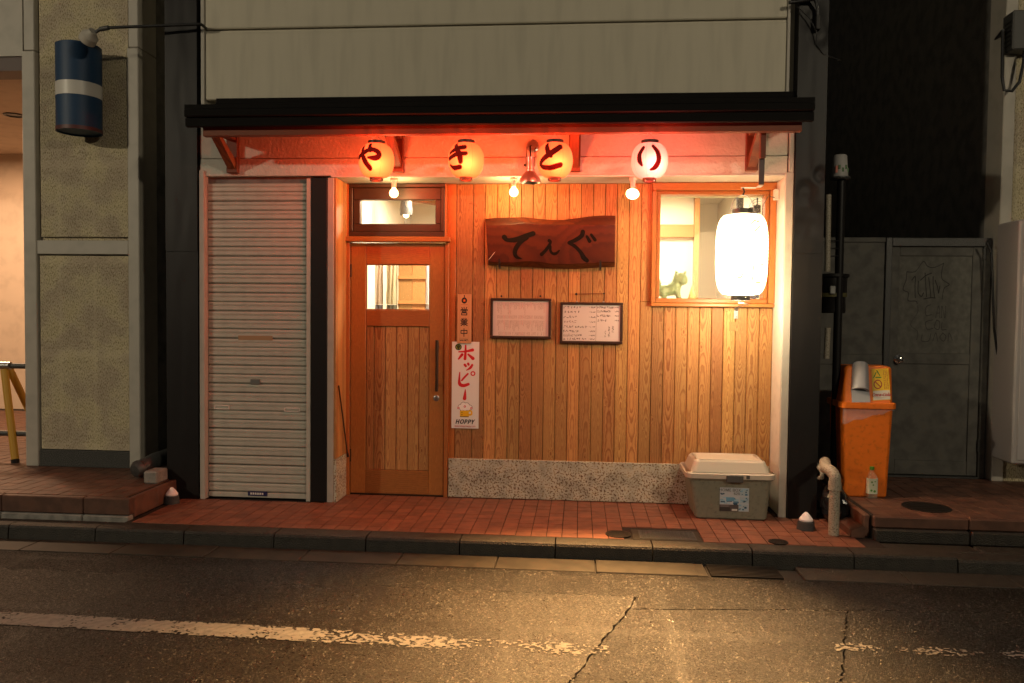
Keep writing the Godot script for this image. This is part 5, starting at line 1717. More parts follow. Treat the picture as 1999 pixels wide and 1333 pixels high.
	part(mb().tube([Vector3(cl.x - 0.01, cl.y, 0.034), Vector3(cl.x - 0.015, cl.y - 0.01, 0.075), Vector3(cl.x - 0.012, cl.y - 0.10, 0.10)], 0.006, 8), "stem", M.black, cw)
	for q in [-1.0, 1.0]:
		part(mb().tube([Vector3(cl.x - 0.012 + q * 0.03, cl.y - 0.005, 0.03), Vector3(cl.x - 0.012 + q * 0.032, cl.y - 0.16, 0.10)], 0.003, 6), "yoke_wire", M.bronze, cw)
	var top := Vector3(cl.x - 0.012, cl.y - 0.095, 0.10)
	part(mb().lathe(top, [Vector2(0, 0.002), Vector2(0.030, 0), Vector2(0.028, -0.08), Vector2(0.034, -0.085), Vector2(0.034, -0.102), Vector2(0.04, -0.108), Vector2(0.076, -0.155), Vector2(0.078, -0.182), Vector2(0.073, -0.182), Vector2(0.07, -0.158), Vector2(0.03, -0.11), Vector2(0, -0.11)], 28), "reflector", M.steel, cw)
	part(mb().lathe(top + Vector3(-0.034, -0.055, 0), [Vector2(0.008, 0), Vector2(0.008, 0.012), Vector2(0, 0.013)], 10, Vector3.LEFT), "thumb_screw", M.bronze, cw)

# ---------------------------------------------------------------- things on the wooden front
func picture(called: String, im: Image, r: Array, z: float, thick: float, parent: Node3D, rough := 0.7) -> MeshInstance3D:
	var m := mat(Color(1, 1, 1), rough)
	m.albedo_texture = ImageTexture.create_from_image(im)
	var g := mb()
	g.sheet(Vector3(r[0], r[3], z), Vector3(r[2], r[3], z), Vector3(r[2], r[1], z), Vector3(r[0], r[1], z), Vector3.BACK)
	var lo := Vector3(r[0], r[1], z - thick)
	var hi := Vector3(r[2], r[3], z)
	var t := Transform2D(Vector2.ZERO, Vector2.ZERO, Vector2(0.01, 0.99))
	g.quad(lo, Vector3(hi.x, lo.y, lo.z), Vector3(hi.x, lo.y, hi.z), Vector3(lo.x, lo.y, hi.z), Vector3.DOWN, t)
	g.quad(Vector3(lo.x, hi.y, lo.z), Vector3(hi.x, hi.y, lo.z), hi, Vector3(lo.x, hi.y, hi.z), Vector3.UP, t)
	g.quad(lo, Vector3(lo.x, hi.y, lo.z), Vector3(lo.x, hi.y, hi.z), Vector3(lo.x, lo.y, hi.z), Vector3.LEFT, t)
	g.quad(Vector3(hi.x, lo.y, lo.z), Vector3(hi.x, hi.y, lo.z), hi, Vector3(hi.x, lo.y, hi.z), Vector3.RIGHT, t)
	g.quad(lo, Vector3(hi.x, lo.y, lo.z), Vector3(hi.x, hi.y, lo.z), Vector3(lo.x, hi.y, lo.z), Vector3.FORWARD, t)
	return part(g, called, m, parent)
func polyline(im: Image, pts: Array, r: float, col: Color, o := Vector2.ZERO, s := 1.0):
	for k in pts.size() - 1:
		line(im, (Vector2(pts[k][0], pts[k][1]) - o) * s, (Vector2(pts[k + 1][0], pts[k + 1][1]) - o) * s, r * s, col)
func scribble(im: Image, x: float, y: float, sz: float, col: Color, r := 0.8):
	# one handwritten-looking character: a few short strokes in a square
	for k in 3 + rng.randi() % 3:
		var a := Vector2(x + rng.randf() * sz * 0.8, y + rng.randf() * sz)
		var b := a + (Vector2(sz * rng.randf_range(0.35, 0.7), rng.randf_range(-0.1, 0.15) * sz) if rng.randf() < 0.55 else Vector2(rng.randf_range(-0.3, 0.2) * sz, sz * rng.randf_range(0.3, 0.6)))
		b.y = clampf(b.y, y, y + sz)
		b.x = clampf(b.x, x, x + sz)
		line(im, a, b, r, col)
func door_things():
	sign_board()
	# plaque
	var z := -0.297
	var pr := rect(893, 574, 920, 670, z + 0.012)
	var zo := 4.6
	var im := Image.create(135, 440, false, Image.FORMAT_RGB8)
	im.fill(Color(0.78, 0.58, 0.40))
	for k in 60:
		var x := rng.randi() % 135
		line(im, Vector2(x, 0), Vector2(x + rng.randi_range(-3, 3), 440), 0.6, Color(0.78, 0.58, 0.40) * rng.randf_range(0.90, 1.04))
	var bk := Color(0.10, 0.07, 0.06)
	var O := Vector2(102, 65)
	disc(im, 168 - O.x, 122 - O.y, 27, bk)
	for k in 5:
		for j in 12:
			var a := -PI / 2 + TAU * k / 5
			disc(im, 168 - O.x + cos(a) * j * 1.4, 122 - O.y + sin(a) * j * 1.4, 6.5 - j * 0.5, Color(0.90, 0.45, 0.12))
	line(im, Vector2(168 - O.x, 76 - O.y), Vector2(168 - O.x, 92 - O.y), 4, bk)
	for k in 7:
		disc(im, 138 - O.x + k * 10, 158 - O.y, 2.6, Color(0.6, 0.3, 0.15))
	for s in [[[145, 185], [150, 197]], [[166, 183], [167, 196]], [[192, 184], [184, 197]], [[137, 216], [137, 204], [199, 204], [197, 214]], [[150, 213], [186, 213], [186, 224], [150, 224], [150, 213]], [[168, 224], [165, 232]], [[143, 233], [194, 233], [194, 251], [143, 251], [143, 233]],
		[[158, 281], [158, 296]], [[176, 281], [176, 296]], [[145, 285], [150, 294]], [[190, 285], [185, 294]], [[135, 298], [200, 298]], [[140, 309], [195, 309]], [[143, 319], [192, 319]], [[135, 330], [200, 330]], [[167, 300], [167, 348]], [[163, 332], [138, 346]], [[171, 332], [198, 346]],
		[[138, 390], [197, 390], [197, 416], [138, 416], [138, 390]], [[167, 375], [167, 443]]]:
		polyline(im, s, 4.0, bk, O)
	for k in 6:
		scribble(im, 124 - O.x + k * 14, 470 - O.y, 15, bk, 1.6)
	for k in 9:
		disc(im, 126 - O.x + k * 9, 460 - O.y, 1.8, bk)
	var pt := thing("open_plaque", "narrow tan wooden plaque with black characters above the beer poster", "plaque", Vector3(pr[0], pr[1], z))
	picture("board", im, pr, z + 0.013, 0.008, pt)
	# beer poster
	var hr := rect(882, 667, 935, 836, z + 0.003)
	im = Image.create(480, 1562, false, Image.FORMAT_RGB8)
	im.fill(Color(0.90, 0.885, 0.865))
	O = Vector2(61, 487)
	var red := Color(0.80, 0.04, 0.10)
	var mp := func(q): return [(q[0] - 61) * 2.0, (q[1] - 487) * 2.0, q[2] * 2.0]
	for s in [[[122, 578, 6], [180, 574, 9], [242, 560, 14]], [[181, 520, 7], [180, 580, 10], [176, 640, 13]], [[150, 603, 13], [120, 642, 7]], [[204, 600, 8], [246, 636, 15]], [[174, 694, 11], [184, 706, 10]], [[204, 684, 11], [209, 694, 9]], [[240, 695, 10], [222, 722, 11], [190, 743, 4]], [[131, 764, 5], [127, 820, 9], [132, 868, 15], [165, 882, 15], [208, 868, 12]], [[202, 775, 8], [172, 808, 9], [150, 835, 8]], [[181, 918, 4], [179, 955, 10], [175, 998, 16]]]:
		ink(im, s, red, mp, 20)
	disc(im, (247 - 61) * 2, (772 - 487) * 2, 44, red)
	disc(im, (247 - 61) * 2, (772 - 487) * 2, 22, Color(0.90, 0.885, 0.865))
	# green round mark, mug with foam
	disc(im, (117 - 61) * 2, (535 - 487) * 2, 58, Color(0.16, 0.22, 0.05))
	disc(im, (117 - 61) * 2, (535 - 487) * 2, 44, Color(0.50, 0.52, 0.10))
	for k in 3:
		ink(im, [[117, 555, 4], [117 + (k - 1) * 14, 520, 5]], Color(0.16, 0.22, 0.05), mp, 8)
	var yel := Color(0.92, 0.72, 0.05)
	for p in [[140, 1075, 22], [165, 1055, 24], [195, 1060, 24], [222, 1078, 22], [180, 1080, 30], [205, 1085, 22], [155, 1088, 22]]:
		disc(im, (p[0] - 61) * 2, (p[1] - 487) * 2, p[2] * 2 + 3, Color(0.12, 0.1, 0.1))
	for p in [[140, 1075, 22], [165, 1055, 24], [195, 1060, 24], [222, 1078, 22], [180, 1080, 30], [205, 1085, 22], [155, 1088, 22]]:
		disc(im, (p[0] - 61) * 2, (p[1] - 487) * 2, p[2] * 2 - 3, Color(0.95, 0.93, 0.92))
	for p in [[122, 1085], [178, 1070], [236, 1085]]:
		disc(im, (p[0] - 61) * 2, (p[1] - 487) * 2, 20, red)
		disc(im, (p[0] - 61) * 2, (p[1] - 487) * 2, 9, Color(0.95, 0.93, 0.92))
	im.fill_rect(Rect2i(148, 1240, 158, 116), yel)
	ink(im, [[215, 1110, 8], [236, 1112, 8], [236, 1140, 8], [215, 1145, 8]], yel, mp, 12)
	im.fill_rect(Rect2i(148, 1346, 158, 12), Color(0.1, 0.08, 0.05))
	for p in [[153, 1125], [153, 1145]]:
		disc(im, (p[0] - 61) * 2, (p[1] - 487) * 2, 8, Color(0.1, 0.08, 0.05))
	var ht := thing("beer_poster", "tall white poster with red characters and a beer mug, beside the door", "poster", Vector3(hr[0], hr[1], z))
	var ph := picture("sheet", im, hr, z + 0.004, 0.003, ht, 0.55)
	var cx: float = (hr[0] + hr[2]) / 2
	text("HOPPY", 0.048, Vector3(cx, Q(908, 823, z).y, z + 0.005), M.black_ink, ht, "lettering", "Droid Sans", true, 0.25, 0.95)
	text("www.hoppy-happy.com", 0.0155, Vector3(cx, Q(908, 831.5, z).y, z + 0.005), M.red_ink, ht)
	menus()
	# stick leaning on the side board
	var s0 := Vector3(-1.808, Q(655, 752, -0.05).y, -0.035)
	var s1 := Vector3(-1.798, 0.335, -0.235)
	var st := thing("stick", "thin dark stick leaning against the wooden side of the doorway", "stick", s1)
	part(mb().tube([s1, s0], 0.006, 8), "rod", M.brown_frame, st)
	part(mb().tube([s1, s1 + (s1 - s0).normalized() * 0.03], 0.010, 8), "tip", M.black, st)
func menus():
	var z := -0.297
	for k in 2:
		var o: Array = rect(957, 582, 1076, 661, z + 0.02) if k == 0 else rect(1093, 590, 1216, 671, z + 0.02)
		var f := 0.021
		var t := thing("menu_frame", "dark framed printed menu with fine columns of text, beside the poster" if k == 0 else "dark framed handwritten whiteboard menu hanging from a cord on the planks", "menu", Vector3((o[0] + o[2]) / 2, o[1], z))
		for q in [[o[0], o[1], o[2], o[1] + f, true], [o[0], o[3] - f, o[2], o[3], true], [o[0], o[1] + f + 0.0005, o[0] + f, o[3] - f - 0.0005, false], [o[2] - f, o[1] + f + 0.0005, o[2], o[3] - f - 0.0005, false]]:
			part(mb().box(Vector3(q[0], q[1], z + 0.002), Vector3(q[2], q[3], z + 0.022), 0.003), "frame", M.brown_frame, t)
		var im := Image.create(720, 456, false, Image.FORMAT_RGB8)
		im.fill(Color(0.83, 0.79, 0.77))
		var r := [o[0] + f - 0.001, o[1] + f - 0.001, o[2] - f + 0.001, o[3] - f + 0.001]
		if k == 0:
			im.fill_rect(Rect2i(0, 0, 720, 456), Color(0.80, 0.75, 0.74))
			im.fill_rect(Rect2i(36, 0, 655, 456), Color(0.82, 0.77, 0.74))
			for c in 40:
				var x := 55 + c * 15.4
				var col := Color(0.40, 0.25, 0.21) if rng.randf() < 0.85 else Color(0.72, 0.22, 0.18)
				var top := rng.randi_range(3, 8) if rng.randf() > 0.3 else rng.randi_range(8, 14)
				for q in top:
					scribble(im, x, 24 + q * 11, 9, col, 0.7)
				if rng.randf() > 0.12:
					for q in 4:
						scribble(im, x, 188 + q * 11, 9, col, 0.7)
				for q in rng.randi_range(3, 13):
					scribble(im, x, 252 + q * 11, 9, col, 0.7)
				if rng.randf() > 0.15:
					for q in 4:
						scribble(im, x, 404 + q * 11, 9, col, 0.7)
		else:
			var ink_c := Color(0.13, 0.08, 0.07)
			line(im, Vector2(424, 5), Vector2(418, 450), 1.6, Color(0.35, 0.25, 0.24))
			for row in [[18, 6, 30, 225], [75, 5, 32, 210], [140, 5, 36, 175], [200, 5, 32, 165], [262, 9, 30, 300], [318, 6, 32, 190], [370, 8, 28, 235], [415, 9, 28, 290]]:
				for q in row[1]:
					scribble(im, 14 + q * (row[3] / float(row[1])), row[0], 27, ink_c if row[0] != 200 else Color(0.45, 0.30, 0.28), 2.3)
				line(im, Vector2(330, row[0] + 14), Vector2(342, row[0] + 12), 1.3, ink_c)
				for q in 3:
					scribble(im, 350 + q * 20, row[0] + 4, 18, ink_c, 1.9)
			for row in [[16, 9, 210], [66, 8, 170], [122, 7, 165], [180, 4, 120]]:
				for q in row[1]:
					scribble(im, 432 + q * (row[2] / float(row[1])), row[0], 25, ink_c, 2.2)
				for q in 3:
					scribble(im, 650 + q * 18, row[0] + 4, 17, ink_c, 1.8)
			for q in 4:
				scribble(im, 620, 255 + q * 22, 20, ink_c, 1.9)
			for q in 6:
				scribble(im, 572, 270 + q * 22, 20, ink_c, 1.9)
			for q in 4:
				scribble(im, 525, 325 + q * 20, 18, ink_c, 1.4)
		picture("menu_sheet", im, r, z + 0.012, 0.004, t, 0.35)
		if k == 1:
			var c0 := Q(1125, 574, z + 0.01)
			var c1 := Q(1179, 573, z + 0.01)
			var e0 := Vector3(Q(1126, 590, z).x, o[3], z + 0.012)
			var e1 := Vector3(Q(1178, 590, z).x, o[3], z + 0.012)
			part(mb().tube([e0, Vector3(c0.x, c0.y, z + 0.012), Vector3(c1.x, c1.y, z + 0.012), e1], 0.0028, 6), "cord", mat(lin(0.10, 0.015, 0.012), 0.7), t)
			part(mb().lathe(Vector3(c0.x, c0.y, z), [Vector2(0.005, 0), Vector2(0.005, 0.018), Vector2(0.01, 0.02), Vector2(0.01, 0.025), Vector2(0, 0.026)], 10, Vector3.BACK), "nail", M.black, t)
			part(mb().lathe(Vector3(c1.x, c1.y, z), [Vector2(0.005, 0), Vector2(0.005, 0.018), Vector2(0.007, 0.02), Vector2(0, 0.022)], 10, Vector3.BACK), "nail", M.black, t)
			for e in [e0, e1]:
				part(mb().box(e + Vector3(-0.007, -0.004, -0.006), e + Vector3(0.007, 0.010, 0.004), 0.002), "eyelet", M.steel, t)
		else:
			for px in [979.0, 1055.0]:
				var e := Q(px, 578, z + 0.008)
				part(mb().lathe(Vector3(e.x, e.y, z), [Vector2(0.005, 0), Vector2(0.005, 0.010), Vector2(0.008, 0.012), Vector2(0, 0.015)], 10, Vector3.BACK), "screw", M.black, t)
func sign_board():
	# live-edge slab: wavy top and bottom, sloped upper bark edge
	var zf := -0.235
	var zb := -0.296
	var top := [[948, 427], [970, 425], [1000, 424.5], [1025, 424], [1050, 427], [1075, 429], [1100, 429], [1125, 426], [1150, 422.5], [1175, 420.5], [1201, 421]]
	var edge := [[949, 438], [970, 438], [1000, 437], [1025, 434], [1050, 436], [1075, 438], [1100, 438.5], [1125, 438], [1150, 438], [1175, 438], [1201, 438]]
	var bot := [[953, 511.5], [970, 513.5], [1000, 514], [1025, 511], [1050, 512], [1075, 516], [1100, 517], [1125, 516], [1150, 515], [1175, 513], [1200, 513]]
	var low := [[953, 517], [970, 518], [1000, 520.5], [1025, 521], [1050, 522], [1075, 524], [1100, 524.5], [1125, 525], [1150, 523], [1175, 522], [1200, 521]]
	var o := Q(1075, 524, zb)
	var t := thing("carved_sign", "dark live-edge wooden signboard with three black brushed characters", "sign", Vector3(o.x, o.y, zb))
	var rows := []
	for k in top.size():
		var d := 0.045
		rows.append([Q(top[k][0], top[k][1], zb), Q(top[k][0], top[k][1], zb + 0.012), Q(edge[k][0], edge[k][1], zf - 0.004), Q(edge[k][0], edge[k][1] + 1.6, zf), Q(bot[k][0], bot[k][1] - 1.6, zf), Q(bot[k][0], bot[k][1], zf - 0.004), Q(low[k][0], low[k][1], zb + 0.012), Q(low[k][0], low[k][1], zb)])
	var uvt := board(2, Vector2(o.x - 0.5, o.y), Vector2(o.x + 0.5, o.y + 0.42), true)
	var g := mb()
	for k in rows.size() - 1:
		for j in 7:
			var mid: Vector3 = (rows[k][j] + rows[k][j + 1]) / 2
			g.quad(rows[k][j], rows[k + 1][j], rows[k + 1][j + 1], rows[k][j + 1], mid - Vector3(mid.x, o.y + 0.2, zb - 0.02), uvt)
	for e in [0, rows.size() - 1]:
		for j in range(1, 7):
			g.flat(rows[e][0], rows[e][j], rows[e][j + 1], Vector3(-1 if e == 0 else 1, 0, 0), uvt)
	part(g, "slab", M.sign_wood, t)
	var sc := 1.0 / 6.893
	var chars := [
		[[[385, 430, 34], [430, 470, 26], [560, 458, 36], [680, 410, 34], [775, 378, 34]], [[690, 430, 30], [600, 500, 30], [545, 580, 32], [532, 650, 28], [560, 698, 22], [620, 718, 7]]],
		[[[995, 470, 24], [1012, 495, 18], [960, 585, 22], [895, 655, 25]], [[965, 580, 14], [1005, 545, 20], [1012, 600, 17], [1040, 640, 18], [1090, 640, 19], [1130, 600, 10]]],
		[[[1445, 345, 30], [1428, 400, 30], [1350, 455, 27], [1262, 495, 24]], [[1262, 497, 22], [1340, 540, 24], [1420, 620, 25], [1460, 690, 32], [1505, 728, 28]]],
		[[[1500, 408, 18], [1538, 470, 24]], [[1558, 383, 18], [1610, 452, 22]]]]
	var inv := (Q(1101, 480, zf) - Q(1100, 480, zf)).x
	var org := Q(930, 400, zf)
	for c in chars:
		var polys := brush(c, sc * inv)
		if c.size() == 2 and c != chars[3]:
			var mrg := Geometry2D.merge_polygons(polys[0], polys[1])
			polys = []
			for p in mrg:
				if not Geometry2D.is_polygon_clockwise(p):
					polys.append(p)
		for p in polys:
			part(mb().prism(p, Vector3(1, -0.0105, 0), Vector3(0, 1, 0), Vector3(org.x, org.y, zf), 0.0025), "character", M.black_ink, t)
	var tag0 := Q(955, 506, zf)
	var tag1 := Q(966, 492, zf)
	part(mb().ribbon([Vector3(tag0.x, tag0.y, zf + 0.002), Vector3(tag1.x, tag1.y, zf + 0.002)], Vector3(0.006, 0.005, 0), 0.003), "paper_slip", mat(lin(0.7, 0.62, 0.55), 0.7), t)
	for px in [975.0, 1172.0]:
		var a := Q(px, 505 if px < 1000 else 508, zf + 0.006)
		var b := Q(px, 521 if px < 1000 else 525, zf + 0.006)
		part(mb().ribbon([Vector3(a.x, a.y, zf + 0.007), Vector3(b.x, b.y, zf + 0.007), Vector3(b.x, b.y - 0.006, zb)], Vector3(0.007, 0, 0), 0.004), "hook", M.black, t)

# ---------------------------------------------------------------- things on the pavement before the shop
func pavement_things():
	# storage box
	var fz := 0.135
	var a := Q(1357, 1010, fz)
	var b := Q(1499, 1010, fz)
	var cx := (a.x + b.x) / 2
	var hw := (b.x - a.x) / 2
	var lidw := (Q(1517, 928, fz + 0.03).x - Q(1340, 928, fz + 0.03).x) / 2
	var lcx := (Q(1517, 928, fz + 0.03).x + Q(1340, 928, fz + 0.03).x) / 2
	var yl := Q(1425, 934, fz).y
	var yl2 := Q(1425, 925, fz).y
	var yt := Q(1425, 899, fz - 0.02).y
	var cz := -0.055
	var hd := fz - cz
	var t := thing("storage_box", "grey-green plastic storage box with cream lid and paper label on the tiles", "storage box", Vector3(cx, 0, cz))
	part(mb().loft([[0.002, cx, cz, hw - 0.012, hd - 0.012, 0.03], [0.012, cx, cz, hw - 0.002, hd - 0.002, 0.035], [yl - 0.012, lcx, cz, lidw - 0.028, hd + 0.006, 0.04], [yl - 0.010, lcx, cz, lidw - 0.012, hd + 0.018, 0.05], [yl, lcx, cz, lidw - 0.012, hd + 0.018, 0.05]], 6), "tub", M.box_body, t)
	var L := part(mb().loft([[yl + 0.001, lcx, cz, lidw, hd + 0.03, 0.055], [yl2, lcx, cz, lidw, hd + 0.03, 0.055], [yl2 + 0.006, lcx, cz, lidw - 0.008, hd + 0.022, 0.05], [yl2 + 0.008, lcx, cz, lidw - 0.034, hd - 0.004, 0.05], [yt - 0.014, lcx, cz, lidw - 0.060, hd - 0.030, 0.045], [yt - 0.003, lcx, cz, lidw - 0.072, hd - 0.042, 0.04], [yt, lcx, cz, lidw - 0.086, hd - 0.056, 0.035], [yt - 0.006, lcx, cz, lidw - 0.100, hd - 0.070, 0.03]], 6), "lid", M.box_lid, t)
	var lx0 := Q(1418, 930, fz + 0.03).x
	var lx1 := Q(1451, 930, fz + 0.03).x
	part(mb().box(Vector3(lx0, Q(1435, 940, fz).y, fz + 0.020), Vector3(lx1, Q(1435, 926, fz).y, fz + 0.042), 0.004), "latch", M.box_latch, t)
	var hx := Q(1461, 929, fz + 0.04).x
	part(mb().box(Vector3(hx - 0.012, yl + 0.006, fz + 0.028), Vector3(hx + 0.012, yl2 - 0.003, fz + 0.0325)), "slot", M.box_latch, L)
	for px in [1374.0, 1489.0]:
		var q := Q(px, 938, fz + 0.02)
		part(mb().box(Vector3(q.x - 0.005, yl - 0.045, fz - 0.004), Vector3(q.x + 0.005, yl - 0.013, fz + 0.012), 0.002), "rib", M.box_body, t)
	# label
	var im := Image.create(370, 306, false, Image.FORMAT_RGB8)
	im.fill(Color(0.78, 0.80, 0.82))
	var blues := [Color(0.30, 0.48, 0.60), Color(0.16, 0.33, 0.45), Color(0.55, 0.72, 0.80), Color(0.66, 0.79, 0.85)]
	for k in 26:
		im.fill_rect(Rect2i(rng.randi_range(0, 180), rng.randi_range(120, 200), rng.randi_range(20, 70), rng.randi_range(8, 22)), blues[rng.randi() % 4])
	im.fill_rect(Rect2i(80, 125, 105, 50), Color(0.45, 0.66, 0.78))
	for k in 5:
		disc(im, 15 + k * 9, 80 + rng.randi_range(-8, 8), 9, blues[1])
	im.fill_rect(Rect2i(0, 220, 240, 86), Color(0.36, 0.34, 0.34))
	im.fill_rect(Rect2i(0, 255, 135, 50), Color(0.25, 0.24, 0.23))
	im.fill_rect(Rect2i(155, 275, 70, 25), Color(0.86, 0.86, 0.82))
	for p in [[252, 5, 100], [252, 120, 80], [242, 212, 90]]:
		im.fill_rect(Rect2i(p[0], p[1], 118, p[2]), Color(0.70, 0.77, 0.80))
		for k in 10:
			im.fill_rect(Rect2i(p[0] + rng.randi_range(0, 80), p[1] + rng.randi_range(0, p[2] - 25), rng.randi_range(15, 38), rng.randi_range(8, 24)), blues[rng.randi() % 4])
	for k in 14:
		line(im, Vector2(10, 228 + (k % 4) * 7), Vector2(rng.randi_range(60, 130), 228 + (k % 4) * 7), 0.8, Color(0.65, 0.64, 0.62))
	var zl := fz + 0.006
	var r := rect(1405, 952, 1462, 998, zl)
	picture("label", im, r, zl, 0.014, t, 0.4)
	text("HOME BOX", 0.030, Vector3((r[0] * 0.66 + r[2] * 0.34), r[3] - 0.017, zl + 0.001), M.box_latch, t)
	text("620", 0.026, Vector3((r[0] * 0.42 + r[2] * 0.58), r[3] - 0.042, zl + 0.001), M.box_latch, t)
	# salt on stone blocks
	var blk: Node3D
	for s in [[G(329, 985, 0.0), "white cone of salt on a grey stone block by the step of the stucco building"], [G(1577, 1037, 0.0), "white cone of salt on a grey stone block before the dark column"]]:
		var p: Vector3 = s[0] + Vector3(0, 0, -0.05)
		if blk == null:
			blk = thing("salt_cone", s[1], "salt cone", p)
			part(mb().lathe(p, [Vector2(0, 0), Vector2(0.062, 0), Vector2(0.056, 0.055), Vector2(0.045, 0.060), Vector2(0, 0.060)], 6), "stone_base", M.grey_block, blk)
			part(mb().lathe(p, [Vector2(0.044, 0.0605), Vector2(0.045, 0.072), Vector2(0.026, 0.098), Vector2(0.008, 0.118), Vector2(0, 0.120)], 20), "salt", M.salt, blk)
		else:
			var q := blk.duplicate()
			q.name = numbered("salt_cone")
			add_child(q)
			q.position = p
			q.set_meta("label", s[1])
	# white waste pipe at the column
	var pb := G(1627, 1045, 0.0)
	var py := Q(1627, 935, pb.z).y
	var pipe := thing("waste_pipe", "weathered white waste pipe with elbow ending above the tiles by the column", "pipe", pb)
	var arc := []
	arc.append(Vector3(1.722, py + 0.056, 0.16))
	for q in 9:
		var w := PI / 2 * q / 8
		arc.append(Vector3(pb.x - 0.035 + 0.035 * sin(w), py + 0.0 + 0.055 * cos(w), pb.z - 0.09 + 0.09 * sin(w)))
	part(mb().tube([Vector3(pb.x, 0.004, pb.z), Vector3(pb.x, py - 0.03, pb.z)], 0.034, 18), "downpipe", M.pvc, pipe)
	part(mb().tube([Vector3(pb.x, py - 0.07, pb.z), Vector3(pb.x, py - 0.02, pb.z)], 0.041, 18), "collar", M.pvc, pipe)
	arc.append(Vector3(pb.x, py - 0.03, pb.z))
	part(mb().tube(arc, 0.038, 16), "elbow", M.pvc, pipe)
	var cl := thing("cable", "pale cable bent round the waste pipe beside the dark column", "cable", Vector3(pb.x - 0.08, py, pb.z - 0.05))
	part(mb().tube([Vector3(1.703, py + 0.02, 0.0), Vector3(1.725, py - 0.02, 0.09), Vector3(1.73, py - 0.07, 0.07), Vector3(1.703, py - 0.09, 0.0)], 0.016, 8), "cable", M.pvc, cl)
	# dark plastic sack squeezed beside the column
	var g := mb()
	var f := noise(FastNoiseLite.TYPE_SIMPLEX, 9.0, 3, 3)
	var rows := []
	var so := Vector3(1.80, 0.0, 0.14)
	for j in 14:
		var row := []
		for i in 25:
			var th := TAU * i / 24
			var v := j / 13.0
			var rad := sin(PI * pow(v, 0.62) * 0.97 + 0.05) * 0.095
			var p := Vector3(cos(th), 0, sin(th))
			rad *= 1.0 + 0.35 * f.get_noise_3d(p.x * 0.13, v * 0.4, p.z * 0.13)
			row.append(so + Vector3(p.x * rad * 0.95, v * 0.36, p.z * rad * 1.3))
		rows.append(row)
	for j in 13:
		for i in 24:
			var mid: Vector3 = (rows[j][i] + rows[j + 1][i + 1]) / 2
			g.quad(rows[j][i], rows[j][i + 1], rows[j + 1][i + 1], rows[j + 1][i], mid - so - Vector3(0, 0.18, 0))
	var sk := thing("plastic_sack", "crumpled shiny black plastic sack behind the waste pipe", "sack", so)
	part(g, "sack", M.bag, sk)

